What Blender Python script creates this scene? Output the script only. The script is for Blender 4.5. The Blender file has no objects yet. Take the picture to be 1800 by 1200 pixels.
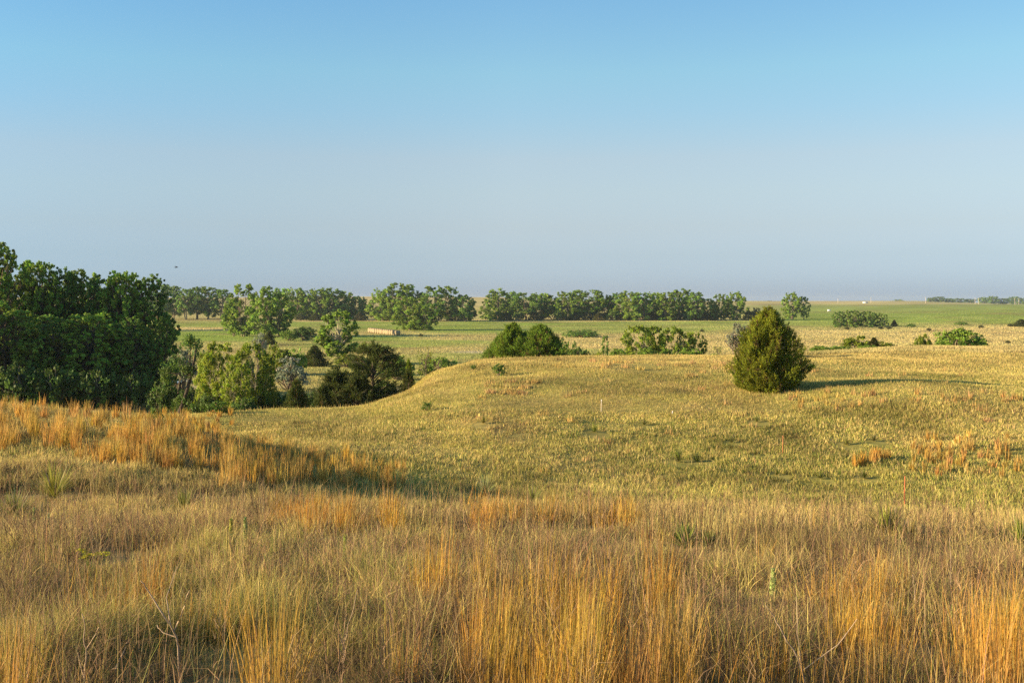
import bpy, math, random
import numpy as np
from mathutils import Vector

R = np.random.default_rng(7)
rnd = random.Random(11)
sc = bpy.context.scene
COL = sc.collection
F = 1750.0            # focal length in photo pixels (35 mm lens on 36 mm, photo 1800 wide)
HOR = 528.0           # photo row of the eye level
EYE = 1.65

# ------------------------------------------------------------------ camera
cam = bpy.data.cameras.new("camera")
cam.lens = 35.0
cam.sensor_width = 36.0
cam.shift_y = -(600.0 - HOR) / 1800.0
cam.clip_start = 0.1
cam.clip_end = 30000
camo = bpy.data.objects.new("camera", cam)
camo.location = (0, 0, EYE)
camo.rotation_euler = (math.pi / 2, 0, 0)
COL.objects.link(camo)
sc.camera = camo

# ------------------------------------------------------------------ light
SUN_EL, SUN_BACK = math.radians(14.5), math.radians(12.0)
sdir = Vector((-math.cos(SUN_EL) * math.cos(SUN_BACK), -math.cos(SUN_EL) * math.sin(SUN_BACK), math.sin(SUN_EL)))
world = bpy.data.worlds.new("World")
sc.world = world
world.use_nodes = True
nt = world.node_tree
bg = nt.nodes["Background"]
sky = nt.nodes.new("ShaderNodeTexSky")
sky.sky_type = 'NISHITA'
sky.sun_disc = False
sky.sun_elevation = SUN_EL
sky.sun_rotation = math.atan2(sdir.x, sdir.y)
sky.air_density = 1.0
sky.dust_density = 0.6
sky.ozone_density = 1.5
tc = nt.nodes.new("ShaderNodeTexCoord")
sep = nt.nodes.new("ShaderNodeSeparateXYZ")
ramp = nt.nodes.new("ShaderNodeValToRGB")
mul = nt.nodes.new("ShaderNodeMix")
mul.data_type = 'RGBA'
mul.blend_type = 'MULTIPLY'
mul.inputs[0].default_value = 1.0
# thin morning haze layer of the air itself: a tint by elevation over the physical sky
SKY_RAMP = [(0.0, (0.386, 0.533, 1.099)), (0.0217, (0.398, 0.516, 0.954)), (0.0445, (0.431, 0.496, 0.770)), (0.0729, (0.529, 0.525, 0.663)), (0.1068, (0.636, 0.599, 0.651)),
            (0.1403, (0.709, 0.655, 0.666)), (0.1842, (0.667, 0.738, 0.747)), (0.2218, (0.664, 0.812, 0.788)), (0.2863, (0.600, 0.811, 0.862)), (0.45, (0.449, 0.652, 0.791)), (1.0, (0.326, 0.502, 0.708))]
els = ramp.color_ramp.elements
while len(els) < len(SKY_RAMP):
    els.new(0.5)
for e, (p, c) in zip(els, SKY_RAMP):
    e.position = p
    e.color = (c[0], c[1], c[2], 1)
nt.links.new(tc.outputs['Generated'], sep.inputs[0])
nt.links.new(sep.outputs['Z'], ramp.inputs[0])
nt.links.new(sky.outputs[0], mul.inputs[6])
nt.links.new(ramp.outputs[0], mul.inputs[7])
# the sky deepens a little to either side of the view, as across a real dome
ramp2 = nt.nodes.new("ShaderNodeValToRGB")
mul2 = nt.nodes.new("ShaderNodeMix")
mul2.data_type = 'RGBA'
mul2.blend_type = 'MULTIPLY'
mul2.inputs[0].default_value = 1.0
half = nt.nodes.new("ShaderNodeMath")
half.operation = 'MULTIPLY_ADD'
half.inputs[1].default_value = 0.5
half.inputs[2].default_value = 0.5
e2 = ramp2.color_ramp.elements
e2.new(0.5)
for e, (p, c) in zip(e2, [(0.27, (0.80, 0.90, 0.97)), (0.5, (1, 1, 1)), (0.73, (0.86, 0.87, 0.87))]):
    e.position = p
    e.color = (c[0], c[1], c[2], 1)
nt.links.new(sep.outputs['X'], half.inputs[0])
nt.links.new(half.outputs[0], ramp2.inputs[0])
nt.links.new(mul.outputs[2], mul2.inputs[6])
nt.links.new(ramp2.outputs[0], mul2.inputs[7])
nt.links.new(mul2.outputs[2], bg.inputs[0])
bg.inputs[1].default_value = 0.12

sun = bpy.data.lights.new("sun", 'SUN')
sun.energy = 5.0
sun.angle = math.radians(0.5)
sun.color = (1.0, 0.79, 0.50)
suno = bpy.data.objects.new("sun", sun)
suno.rotation_euler = sdir.to_track_quat('Z', 'Y').to_euler()
suno.location = (-60, -30, 40)
COL.objects.link(suno)

sc.view_settings.view_transform = 'Standard'
sc.view_settings.look = 'None'
sc.view_settings.gamma = 1.0
sc.view_settings.exposure = 1.2
sc.cycles.max_bounces = 5
sc.cycles.diffuse_bounces = 3
sc.cycles.transmission_bounces = 3
sc.cycles.glossy_bounces = 2
sc.cycles.volume_bounces = 1
sc.cycles.transparent_max_bounces = 4
sc.cycles.use_denoising = False
sc.cycles.sample_clamp_indirect = 4.0


# ------------------------------------------------------------------ helpers
def props(o, label=None, cat=None, group=None, kind=None):
    if label: o["label"] = label
    if cat: o["category"] = cat
    if group: o["group"] = group
    if kind: o["kind"] = kind
    return o


def vnoise(x, y, seed=0):
    xi = np.floor(x).astype(np.int64); yi = np.floor(y).astype(np.int64)
    fx = x - xi; fy = y - yi
    fx = fx * fx * (3 - 2 * fx); fy = fy * fy * (3 - 2 * fy)

    def h(a, b):
        n = (a * 374761393 + b * 668265263 + seed * 1442695041) & 0xffffffff
        n = ((n ^ (n >> 13)) * 1274126177) & 0xffffffff
        return ((n ^ (n >> 16)) & 0xffff) / 65535.0
    return (h(xi, yi) * (1 - fx) + h(xi + 1, yi) * fx) * (1 - fy) + (h(xi, yi + 1) * (1 - fx) + h(xi + 1, yi + 1) * fx) * fy


def fbm(x, y, seed=0, n=3):
    s = 0; a = 0.5; t = 0
    for i in range(n):
        s = s + a * vnoise(x * 2 ** i, y * 2 ** i, seed + i * 17); t += a; a *= 0.5
    return s / t


def pchip(x, y, xq):
    x = np.asarray(x, float); y = np.asarray(y, float)
    h = np.diff(x); d = np.diff(y) / h
    m = np.zeros(len(x))
    for i in range(1, len(x) - 1):
        if d[i - 1] * d[i] > 0:
            w1 = 2 * h[i] + h[i - 1]; w2 = h[i] + 2 * h[i - 1]
            m[i] = (w1 + w2) / (w1 / d[i - 1] + w2 / d[i])
    m[0] = d[0]; m[-1] = d[-1]
    k = np.clip(np.searchsorted(x, xq) - 1, 0, len(x) - 2)
    t = np.clip((xq - x[k]) / h[k], 0, 1)
    return ((1 + 2 * t) * (1 - t) ** 2 * y[k] + t * (1 - t) ** 2 * h[k] * m[k]
            + t * t * (3 - 2 * t) * y[k + 1] + t * t * (t - 1) * h[k] * m[k + 1])


# ------------------------------------------------------------------ terrain (a sandhill prairie, height relative to the eye)
D = [2, 4.3, 7, 10, 15, 18, 20, 24, 28, 32, 38, 45, 52, 58, 66, 75, 90, 110, 140, 200, 400, 560, 800, 1200, 1600, 2400, 4000, 12000]
FARL = [-10.6, -10.6, -10.6, -10.4, -7.5, -2.0, 5.0, 3.0, 0, -10]
FARC = [-10.6, -10.6, -10.6, -10.4, -7.5, -1.5, 5.8, 4.0, 0, -10]
FARM = [-10.5, -10.6, -10.6, -10.4, -9.0, -6.0, -3.0, -1.5, -4, -14]
FARR = [-10.4, -10.4, -10.5, -10.3, -9.0, -7.2, -5.0, -2.4, -5, -16]
FARE = [-10.0, -10.2, -10.4, -10.3, -9.2, -7.5, -6.4, -8.5, -13, -30]
N = [-1.62, -1.68]
T = {
    -600: N + [-2.0, -2.4, -3.0, -3.0, -3.0, -3.0, -3.1, -3.3, -3.9, -5.0, -6.2, -7.6, -8.8, -9.6, -10.3, -10.6] + FARL[1:] + [-10],
    0: N + [-2.02, -2.42, -3.06, -3.12, -3.16, -3.18, -3.28, -3.5, -4.2, -5.5, -6.8, -8.0, -9.0, -9.7, -10.3, -10.6] + FARL,
    150: N + [-2.02, -2.42, -3.08, -3.18, -3.2, -3.2, -3.33, -3.65, -4.5, -5.6, -6.5, -7.8, -8.9, -9.7, -10.3, -10.6] + FARL,
    300: N + [-2.04, -2.44, -3.1, -3.24, -3.27, -3.32, -3.47, -4.0, -4.9, -5.6, -5.85, -7.4, -8.8, -9.6, -10.3, -10.6] + FARL,
    450: N + [-2.04, -2.46, -3.14, -3.46, -3.56, -3.86, -4.4, -5.0, -5.45, -5.6, -5.75, -7.2, -8.6, -9.6, -10.4, -10.6] + FARL,
    600: N + [-2.05, -2.5, -3.2, -3.7, -3.95, -4.3, -4.65, -5.0, -5.35, -5.55, -5.65, -6.6, -7.9, -9.2, -10.4, -10.6] + FARC,
    700: N + [-2.05, -2.5, -3.2, -3.75, -4.1, -4.55, -4.9, -5.15, -5.3, -5.35, -5.3, -5.45, -6.4, -7.7, -9.7, -10.5] + FARC,
    770: N + [-2.05, -2.5, -3.2, -3.8, -4.2, -4.7, -5.05, -5.3, -5.4, -5.2, -4.95, -4.78, -4.72, -5.6, -8.0, -10.0] + FARC,
    850: N + [-2.05, -2.5, -3.2, -3.82, -4.25, -4.85, -5.25, -5.5, -5.5, -5.15, -4.8, -4.5, -4.28, -4.4, -6.2, -9.0] + FARC,
    1100: N + [-2.05, -2.5, -3.2, -3.85, -4.3, -5.0, -5.5, -5.75, -5.65, -5.2, -4.75, -4.38, -4.05, -4.2, -5.8, -8.2] + FARM,
    1300: N + [-2.06, -2.52, -3.24, -3.9, -4.4, -5.1, -5.6, -5.8, -5.65, -5.15, -4.62, -4.4, -4.2, -4.25, -5.4, -7.6] + FARM,
    1450: N + [-2.07, -2.54, -3.28, -3.95, -4.45, -5.15, -5.6, -5.8, -5.6, -5.0, -4.45, -4.55, -4.5, -4.4, -4.7, -6.6] + FARR,
    1600: N + [-2.08, -2.56, -3.32, -4.0, -4.5, -5.2, -5.65, -5.75, -5.5, -4.85, -4.22, -4.6, -4.6, -4.35, -4.4, -6.2] + FARR,
    1800: N + [-2.1, -2.6, -3.42, -4.1, -4.6, -5.3, -5.7, -5.75, -5.45, -4.9, -4.5, -4.85, -4.8, -4.4, -4.4, -6.0] + FARE,
    2400: N + [-2.1, -2.6, -3.42, -4.1, -4.6, -5.3, -5.7, -5.75, -5.45, -4.9, -4.5, -4.85, -4.8, -4.4, -4.4, -6.0] + FARE,
}
T[-600] = T[-600][:18] + FARL
PXK = sorted(T)
LD = np.log(np.array(D))
NQ, NP = 900, 601
LQ = np.linspace(LD[0], LD[-1], NQ)
PQ = np.linspace(-600, 2400, NP)
_c = np.array([pchip(LD, T[p], LQ) for p in PXK])
GRID = np.array([pchip(PXK, _c[:, i], PQ) for i in range(NQ)])     # [NQ, NP]


def Hrel0(X, Y):
    X = np.asarray(X, float); Y = np.asarray(Y, float)
    Yc = np.maximum(Y, 2.0)
    p = np.clip(900 + F * X / np.maximum(Y, 4.0), -599.9, 2399.9)
    a = (np.log(np.minimum(Yc, 11990)) - LD[0]) / (LD[-1] - LD[0]) * (NQ - 1)
    b = (p + 600) / 3000 * (NP - 1)
    i = np.clip(a.astype(int), 0, NQ - 2); j = np.clip(b.astype(int), 0, NP - 2)
    u = a - i; v = b - j
    return (GRID[i, j] * (1 - u) + GRID[i + 1, j] * u) * (1 - v) + (GRID[i, j + 1] * (1 - u) + GRID[i + 1, j + 1] * u) * v


def H(X, Y):
    """ground height in world metres"""
    X = np.asarray(X, float); Y = np.asarray(Y, float)
    amp = np.interp(Y, [0, 8, 20, 40, 90, 160], [0.05, 0.07, 0.16, 0.40, 0.3, 0.0])
    n = fbm(X / 5.5 + 31, Y / 5.5 + 7, 3, 4) - 0.5
    big = np.interp(Y, [0, 500, 900, 3000], [0, 0, 1.5, 4.0]) * (vnoise(X / 260.0 + 9, Y / 500.0, 5) - 0.5)
    return Hrel0(X, Y) + EYE + amp * n * 1.3 + big


def HH(x, y):
    return float(H(np.array([x]), np.array([y]))[0])


def PX(X, Y):
    return 900 + F * X / np.maximum(Y, 0.5)


def PY(Z, Y):
    return HOR - (Z - EYE) / np.maximum(Y, 0.5) * F


def hit(px, py, dmin=2.5, dmax=2000):
    """where the sight line through a photo pixel meets the ground"""
    d = np.exp(np.linspace(math.log(dmin), math.log(dmax), 3000))
    X = (px - 900) / F * d
    g = PY(H(X, d), d)
    k = np.nonzero(g <= py)[0]
    k = k[0] if len(k) else int(np.argmin(np.abs(g - py)))
    return float(X[k]), float(d[k])


# ------------------------------------------------------------------ materials
def mat_attr(name, rough=0.9, trans=0.0, noise=0.0, nscale=8.0, spec=0.2, tint=(1, 1, 1), bump=0.0):
    m = bpy.data.materials.new(name)
    m.use_nodes = True
    t = m.node_tree
    for n in list(t.nodes): t.nodes.remove(n)
    out = t.nodes.new("ShaderNodeOutputMaterial")
    at = t.nodes.new("ShaderNodeAttribute"); at.attribute_name = "Col"
    c = at.outputs['Color']
    if noise:
        tx = t.nodes.new("ShaderNodeTexCoord")
        nz = t.nodes.new("ShaderNodeTexNoise"); nz.inputs['Scale'].default_value = nscale; nz.inputs['Detail'].default_value = 6
        mr = t.nodes.new("ShaderNodeMapRange")
        mr.inputs['From Min'].default_value = 0.25; mr.inputs['From Max'].default_value = 0.75
        mr.inputs['To Min'].default_value = 1 - noise; mr.inputs['To Max'].default_value = 1 + noise
        vm = t.nodes.new("ShaderNodeVectorMath"); vm.operation = 'SCALE'
        t.links.new(tx.outputs['Object'], nz.inputs['Vector'])
        t.links.new(nz.outputs[0], mr.inputs['Value'])
        t.links.new(c, vm.inputs[0]); t.links.new(mr.outputs[0], vm.inputs['Scale'])
        c = vm.outputs[0]
    p = t.nodes.new("ShaderNodeBsdfPrincipled")
    p.inputs['Roughness'].default_value = rough
    p.inputs['Specular IOR Level'].default_value = spec
    t.links.new(c, p.inputs['Base Color'])
    if bump:
        bp = t.nodes.new("ShaderNodeBump"); bp.inputs['Strength'].default_value = bump; bp.inputs['Distance'].default_value = 0.05
        t.links.new(nz.outputs[0], bp.inputs['Height']); t.links.new(bp.outputs[0], p.inputs['Normal'])
    s = p.outputs[0]
    if trans:
        tr = t.nodes.new("ShaderNodeBsdfTranslucent")
        t.links.new(c, tr.inputs['Color'])
        mx = t.nodes.new("ShaderNodeMixShader"); mx.inputs[0].default_value = trans
        t.links.new(s, mx.inputs[1]); t.links.new(tr.outputs[0], mx.inputs[2])
        s = mx.outputs[0]
    t.links.new(s, out.inputs[0])
    return m


M_GROUND = mat_attr("soil_and_thatch", 1.0, 0, 0.3, 3.0, 0.0)
M_GRASS = mat_attr("grass_blades", 0.8, 0.32, 0, spec=0.15)
M_LEAF = mat_attr("leaves", 0.6, 0.36, 0, spec=0.25)
M_NEEDLE = mat_attr("juniper_needles", 0.7, 0.34, 0, spec=0.15)
M_BARK = mat_attr("bark", 0.95, 0, 0.35, 6.0, 0.1, bump=0.5)
M_HAY = mat_attr("hay", 0.95, 0, 0.25, 9.0, 0.05, bump=0.6)
M_PAINT = mat_attr("weathered_paint", 0.6, 0, 0.08, 2.0, 0.3)


def mat_water():
    m = bpy.data.materials.new("pond_water"); m.use_nodes = True
    p = m.node_tree.nodes["Principled BSDF"]
    p.inputs['Base Color'].default_value = (0.02, 0.03, 0.03, 1)
    p.inputs['Roughness'].default_value = 0.06
    nz = m.node_tree.nodes.new("ShaderNodeTexNoise"); nz.inputs['Scale'].default_value = 1.5
    b = m.node_tree.nodes.new("ShaderNodeBump"); b.inputs['Strength'].default_value = 0.15
    m.node_tree.links.new(nz.outputs[0], b.inputs['Height']); m.node_tree.links.new(b.outputs[0], p.inputs['Normal'])
    return m


# ------------------------------------------------------------------ mesh builder
class MB:
    def __init__(s):
        s.v = []; s.c = []; s.q = []; s.t = []; s.n = 0

    def add(s, v, col, q=None, t=None):
        v = np.asarray(v, float).reshape(-1, 3)
        col = np.asarray(col, float)
        if col.ndim == 1: col = np.tile(col, (len(v), 1))
        s.v.append(v); s.c.append(col)
        if q is not None and len(q): s.q.append(np.asarray(q, np.int64) + s.n)
        if t is not None and len(t): s.t.append(np.asarray(t, np.int64) + s.n)
        s.n += len(v)

    def tube(s, pts, rad, col, n=6, cap=True):
        pts = np.asarray(pts, float); k = len(pts)
        tan = np.gradient(pts, axis=0); tan /= np.linalg.norm(tan, axis=1)[:, None] + 1e-9
        ref = np.where(np.abs(tan[:, 2:3]) > 0.9, np.array([[1.0, 0, 0]]), np.array([[0, 0, 1.0]]))
        a = np.cross(tan, ref); a /= np.linalg.norm(a, axis=1)[:, None] + 1e-9
        b = np.cross(tan, a)
        th = np.arange(n) / n * 2 * np.pi
        rad = np.broadcast_to(np.asarray(rad, float), (k,))
        v = pts[:, None, :] + rad[:, None, None] * (np.cos(th)[None, :, None] * a[:, None, :] + np.sin(th)[None, :, None] * b[:, None, :])
        i = np.arange(k - 1)[:, None] * n; j = np.arange(n)[None, :]; j2 = (j + 1) % n
        q = np.stack([i + j, i + j2, i + n + j2, i + n + j], -1).reshape(-1, 4)
        v = v.reshape(-1, 3)
        t = None
        if cap:
            v = np.vstack([v, pts[-1] + tan[-1] * rad[-1] * 0.5])
            jj = np.arange(n); t = np.stack([(k - 1) * n + jj, (k - 1) * n + (jj + 1) % n, np.full(n, k * n)], -1)
        s.add(v, col, q, t)

    def box(s, c, sz, col, rz=0.0):
        x, y, z = np.array(sz) / 2
        v = np.array([[-x, -y, -z], [x, -y, -z], [x, y, -z], [-x, y, -z], [-x, -y, z], [x, -y, z], [x, y, z], [-x, y, z]])
        cs, sn = math.cos(rz), math.sin(rz)
        v = np.stack([v[:, 0] * cs - v[:, 1] * sn, v[:, 0] * sn + v[:, 1] * cs, v[:, 2]], -1) + np.array(c)
        s.add(v, col, [[0, 3, 2, 1], [4, 5, 6, 7], [0, 1, 5, 4], [1, 2, 6, 5], [2, 3, 7, 6], [3, 0, 4, 7]])

    def mesh(s, name, mat, smooth=False):
        v = np.concatenate(s.v); c = np.concatenate(s.c)
        q = np.concatenate(s.q) if s.q else np.zeros((0, 4), np.int64)
        t = np.concatenate(s.t) if s.t else np.zeros((0, 3), np.int64)
        me = bpy.data.meshes.new(name)
        me.vertices.add(len(v)); me.vertices.foreach_set("co", v.astype(np.float32).ravel())
        nl = len(q) * 4 + len(t) * 3
        me.loops.add(nl)
        me.loops.foreach_set("vertex_index", np.concatenate([q.ravel(), t.ravel()]).astype(np.int32))
        me.polygons.add(len(q) + len(t))
        st = np.concatenate([np.arange(len(q)) * 4, len(q) * 4 + np.arange(len(t)) * 3]).astype(np.int32)
        me.polygons.foreach_set("loop_start", st)
        if smooth: me.polygons.foreach_set("use_smooth", np.ones(len(q) + len(t), bool))
        me.update(calc_edges=True)
        at = me.attributes.new("Col", 'FLOAT_COLOR', 'POINT')
        rgba = np.ones((len(v), 4), np.float32); rgba[:, :3] = c
        at.data.foreach_set("color", rgba.ravel())
        me.materials.append(mat)
        return me

    def obj(s, name, mat, parent=None, smooth=False):
        o = bpy.data.objects.new(name, s.mesh(name, mat, smooth))
        COL.objects.link(o)
        if parent is not None: o.parent = parent
        return o


def empty(name, loc):
    o = bpy.data.objects.new(name, None)
    o.empty_display_size = 0.3
    o.location = loc
    COL.objects.link(o)
    return o


def unit(v):
    return v / (np.linalg.norm(v, axis=-1, keepdims=True) + 1e-9)


# ------------------------------------------------------------------ ground colours (true colour of the cover, per photo band of the valley)
TAN = np.array([0.52, 0.41, 0.17]); GRN = np.array([0.245, 0.315, 0.06]); SAND = np.array([0.48, 0.42, 0.30]); BRN = np.array([0.20, 0.14, 0.07])
GK = {
    300: [(520, .1), (540, .15), (561, .25), (566, .8), (573, .9), (576, .05), (579, .1), (582, 1), (593, 1), (598, .8), (604, .35), (612, .2), (640, .3), (700, .35), (800, .4)],
    650: [(520, .0), (540, .1), (550, .45), (560, .4), (563, .05), (566, .9), (579, .85), (582, .3), (589, .15), (592, .95), (599, .9), (602, .5), (606, .9), (612, .7), (617, .25), (625, .3), (640, .5), (700, .3), (800, .4)],
    800: [(520, .0), (540, .1), (550, .4), (561, .3), (563, .05), (566, .9), (582, .85), (589, .3), (596, .15), (599, .9), (605, .75), (609, .25), (616, .15), (622, .6), (640, .5), (700, .4), (800, .4)],
    1000: [(520, .0), (540, .1), (562, .3), (564, .05), (567, .95), (575, .75), (580, .9), (584, .55), (590, .15), (612, .05), (616, .45), (625, .6), (700, .4), (800, .4)],
    1200: [(520, .0), (545, .2), (562, .2), (564, .3), (566, .95), (575, .5), (579, .9), (586, .25), (592, .1), (615, .05), (625, .2), (700, .3), (800, .4)],
    1450: [(520, .05), (534, .1), (537, .8), (560, .95), (572, .85), (577, .4), (580, .1), (620, .1), (700, .3), (800, .4)],
    1800: [(520, .2), (533, .2), (536, .95), (545, .8), (556, .9), (566, .9), (571, .25), (576, .05), (600, .05), (640, .1), (800, .3)],
}
_gp = np.linspace(515, 800, 571)
_gc = sorted(GK)
_gt = np.array([np.interp(_gp, [k[0] for k in GK[c]], [k[1] for k in GK[c]]) for c in _gc])


def greenness(px, py):
    py = np.clip(py, 515, 799.9); px = np.clip(px, _gc[0], _gc[-1] - 0.1)
    j = np.clip(np.searchsorted(_gc, px, side='right') - 1, 0, len(_gc) - 2)
    c = np.array(_gc, float)
    v = (px - c[j]) / (c[j + 1] - c[j])
    v = v * v * (3 - 2 * v)
    i = np.clip(((py - 515) * 2).astype(int), 0, len(_gp) - 1)
    return _gt[j, i] * (1 - v) + _gt[j + 1, i] * v


def far_color(X, Y, Z):
    px = PX(X, Y); py = PY(Z, Y)
    w = (fbm(px / 60, py / 5, 41, 3) - 0.5) * 5.0
    g = greenness(px, py + w * np.clip((py - 540) / 30, 0.15, 1))
    st = fbm(px / 130 + 5, py / 1.6, 77, 3)
    g = np.clip(g + (st - 0.5) * 0.55, 0, 1)[:, None]
    c = TAN * (1 - g) + GRN * g
    br = fbm(px / 45, py / 3.0, 59, 2)[:, None]
    c = c * (1 + (br - 0.5) * 0.5)
    b2 = np.clip((fbm(px / 80 + 3, py / 2.2, 88, 2) - 0.62) * 5, 0, 1)[:, None] * 0.5
    c = c * (1 - b2) + np.array([0.27, 0.19, 0.09]) * b2
    # pale bare sand along the pond bank and the foot of the hill
    s = np.exp(-((px - 690) / 45) ** 2 - ((py - 690) / 7) ** 2) + np.exp(-((px - 400) / 90) ** 2 - ((py - 681) / 3.5) ** 2) + 0.7 * np.exp(-((px - 830) / 30) ** 2 - ((py - 619) / 2.0) ** 2)
    s = np.clip(s * 1.1, 0, 1)[:, None] * (Y > 70)[:, None]
    return c * (1 - s) + SAND * s


# cover kinds near the camera
THATCH = np.array([0.30, 0.185, 0.095]); STRAW = np.array([0.53, 0.405, 0.14]); OLIVE = np.array([0.40, 0.355, 0.085]); GREEN = np.array([0.15, 0.19, 0.035]); ORNG = np.array([0.54, 0.285, 0.045])


def near_weights(X, Y, Z):
    px = PX(X, Y); py = PY(Z, Y)
    n1 = fbm(X / 1.7 + 3, Y / 2.6, 101, 3); n2 = fbm(X / 4.5, Y / 6.0 + 9, 131, 3); n3 = fbm(X / 0.8, Y / 1.0, 151, 2)
    fg = 1 - np.clip((Y - 13) / 5, 0, 1)
    kn = np.clip((640 - px) / 180, 0, 1) * np.clip((Y - 13) / 4, 0, 1) * (1 - np.clip((Y - 33) / 6, 0, 1))
    mid = np.clip(1 - fg - kn, 0, 1)
    rt = np.clip((px - 1000) / 500, 0, 1)
    ed = np.exp(-((Y - 13.5) / 2.6) ** 2) * (0.35 + 0.65 * rt)
    crest = np.clip((660 - py) / 30, 0, 1) * mid
    th = fg * (.68 - .45 * ed) + kn * .26 + mid * (.13 - .06 * crest)
    stw = fg * (.11 + .59 * ed) + kn * .40 + mid * (.29 + .42 * crest)
    ol = fg * (.14 - .05 * ed) + kn * .18 + mid * (.44 - .2 * crest)
    gr = fg * .08 + kn * .10 + mid * (.11 - .07 * crest)
    ol = ol * (1 + 2.2 * (n1 - .5)) ; gr = gr * np.clip(1 + 10 * (n2 - .5) + 4 * (n3 - .5), 0, 5); th = th * np.clip(1 - 2.5 * (n1 - .5) + 2 * (n3 - .5), 0.1, 3)
    # greener band behind the near rise on the right and along the foot of the hump
    sw = mid * (.3 + .7 * rt) * np.exp(-((Y - 25) / 8) ** 2)
    ol = ol + sw * .45; stw = stw - sw * .2; gr = gr + sw * .2 + mid * .12 * np.exp(-((Y - 49) / 4) ** 2) * np.clip((px - 1300) / 200, 0, 1)
    w = np.clip(np.stack([th, stw, ol, gr], -1), 0.005, None)
    return w / w.sum(-1, keepdims=True)


PAL = np.stack([THATCH, STRAW, OLIVE, GREEN])


def ground_color(X, Y, Z):
    near = near_weights(X, Y, Z) @ PAL * 0.85
    far = far_color(X, Y, Z)
    k = np.clip((Y - 74) / 16, 0, 1)[:, None]
    return near * (1 - k) + far * k


# ------------------------------------------------------------------ ground sheet
ys = np.concatenate([np.arange(-40, 2, 2.0), np.exp(np.linspace(math.log(2.0), math.log(5200), 600))])
sx = np.linspace(-1, 1, 441)
GY = np.repeat(ys[:, None], len(sx), 1)
GX = sx[None, :] * (0.9 * np.maximum(ys, 0)[:, None] + 25)
GZ = H(GX.ravel(), GY.ravel())
g = MB()
nx = len(sx); ii = np.arange(len(ys) - 1)[:, None] * nx; jj = np.arange(nx - 1)[None, :]
g.add(np.stack([GX.ravel(), GY.ravel(), GZ], -1), ground_color(GX.ravel(), GY.ravel(), GZ),
      np.stack([ii + jj, ii + jj + 1, ii + nx + jj + 1, ii + nx + jj], -1).reshape(-1, 4))
props(g.obj("ground", M_GROUND, smooth=True), kind="structure")

# pond between the trunks of the left grove
w = MB()
th = np.linspace(0, 2 * np.pi, 41)[:-1]
pc = np.array([(248 - 900) / F * 126, 126.0])
rr = 1 + 0.18 * np.sin(3 * th + 1) + 0.1 * np.sin(5 * th)
pv = np.stack([pc[0] + 4.5 * rr * np.cos(th), pc[1] + 9 * rr * np.sin(th), np.full(40, EYE - 10.36)], -1)
pv = np.vstack([pv, [pc[0], pc[1], EYE - 10.36]])
w.add(pv, (0.02, 0.03, 0.03), t=[[i, (i + 1) % 40, 40] for i in range(40)])
props(w.obj("pond_water", mat_water()), kind="structure")


# ------------------------------------------------------------------ grass
def blades(mb, X, Y, h, wd, col, nseg, lean=0.35, Z=None, ldir=None, curve=1.8):
    n = len(X)
    if Z is None: Z = H(X, Y) - 0.03
    ang = R.uniform(0, 2 * np.pi, n) if ldir is None else ldir
    ln = np.abs(R.normal(0, lean, n)) if np.isscalar(lean) else lean
    t = np.linspace(0, 1, nseg + 1)
    off = (ln * h)[:, None] * t[None, :] ** curve
    cx = X[:, None] + off * np.cos(ang)[:, None]; cy = Y[:, None] + off * np.sin(ang)[:, None]
    cz = Z[:, None] + h[:, None] * t[None, :] * (1 - 0.25 * np.minimum(ln, 1.2)[:, None] * t[None, :])
    wa = R.uniform(0, 2 * np.pi, n)
    wt = wd[:, None] * 0.5 * (1 - t[None, :] ** 1.5 * 0.85)
    dx = np.cos(wa)[:, None] * wt; dy = np.sin(wa)[:, None] * wt
    if nseg == 1:
        v = np.stack([np.stack([cx[:, 0] - dx[:, 0], cy[:, 0] - dy[:, 0], cz[:, 0]], -1),
                      np.stack([cx[:, 0] + dx[:, 0], cy[:, 0] + dy[:, 0], cz[:, 0]], -1),
                      np.stack([cx[:, 1], cy[:, 1], cz[:, 1]], -1)], 1)
        mb.add(v, np.repeat(col, 3, 0), t=np.arange(n * 3).reshape(-1, 3))
    else:
        L = np.stack([cx - dx, cy - dy, cz], -1); Rr = np.stack([cx + dx, cy + dy, cz], -1)
        v = np.stack([L, Rr], 2)
        k = 2 * (nseg + 1)
        b = np.arange(n)[:, None] * k; s = np.arange(nseg)[None, :] * 2
        q = np.stack([b + s, b + s + 1, b + s + 3, b + s + 2], -1).reshape(-1, 4)
        mb.add(v.reshape(-1, 3), np.repeat(col, k, 0), q)


def vary(col, a=0.22, hue=0.08):
    n = len(col)
    return np.clip(col * (1 + R.normal(0, a, (n, 1))).clip(0.45, 1.8) * (1 + R.normal(0, hue, (n, 3))), 0.01, 0.85)


def zone(n, y0, y1, power, ulim=0.60):
    u = R.random(n)
    e = power + 1
    Y = (y0 ** e + u * (y1 ** e - y0 ** e)) ** (1 / e) if abs(e) > 1e-6 else y0 * (y1 / y0) ** u
    X = R.uniform(-ulim, ulim, n) * (Y + 0.8)
    return X, Y


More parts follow.
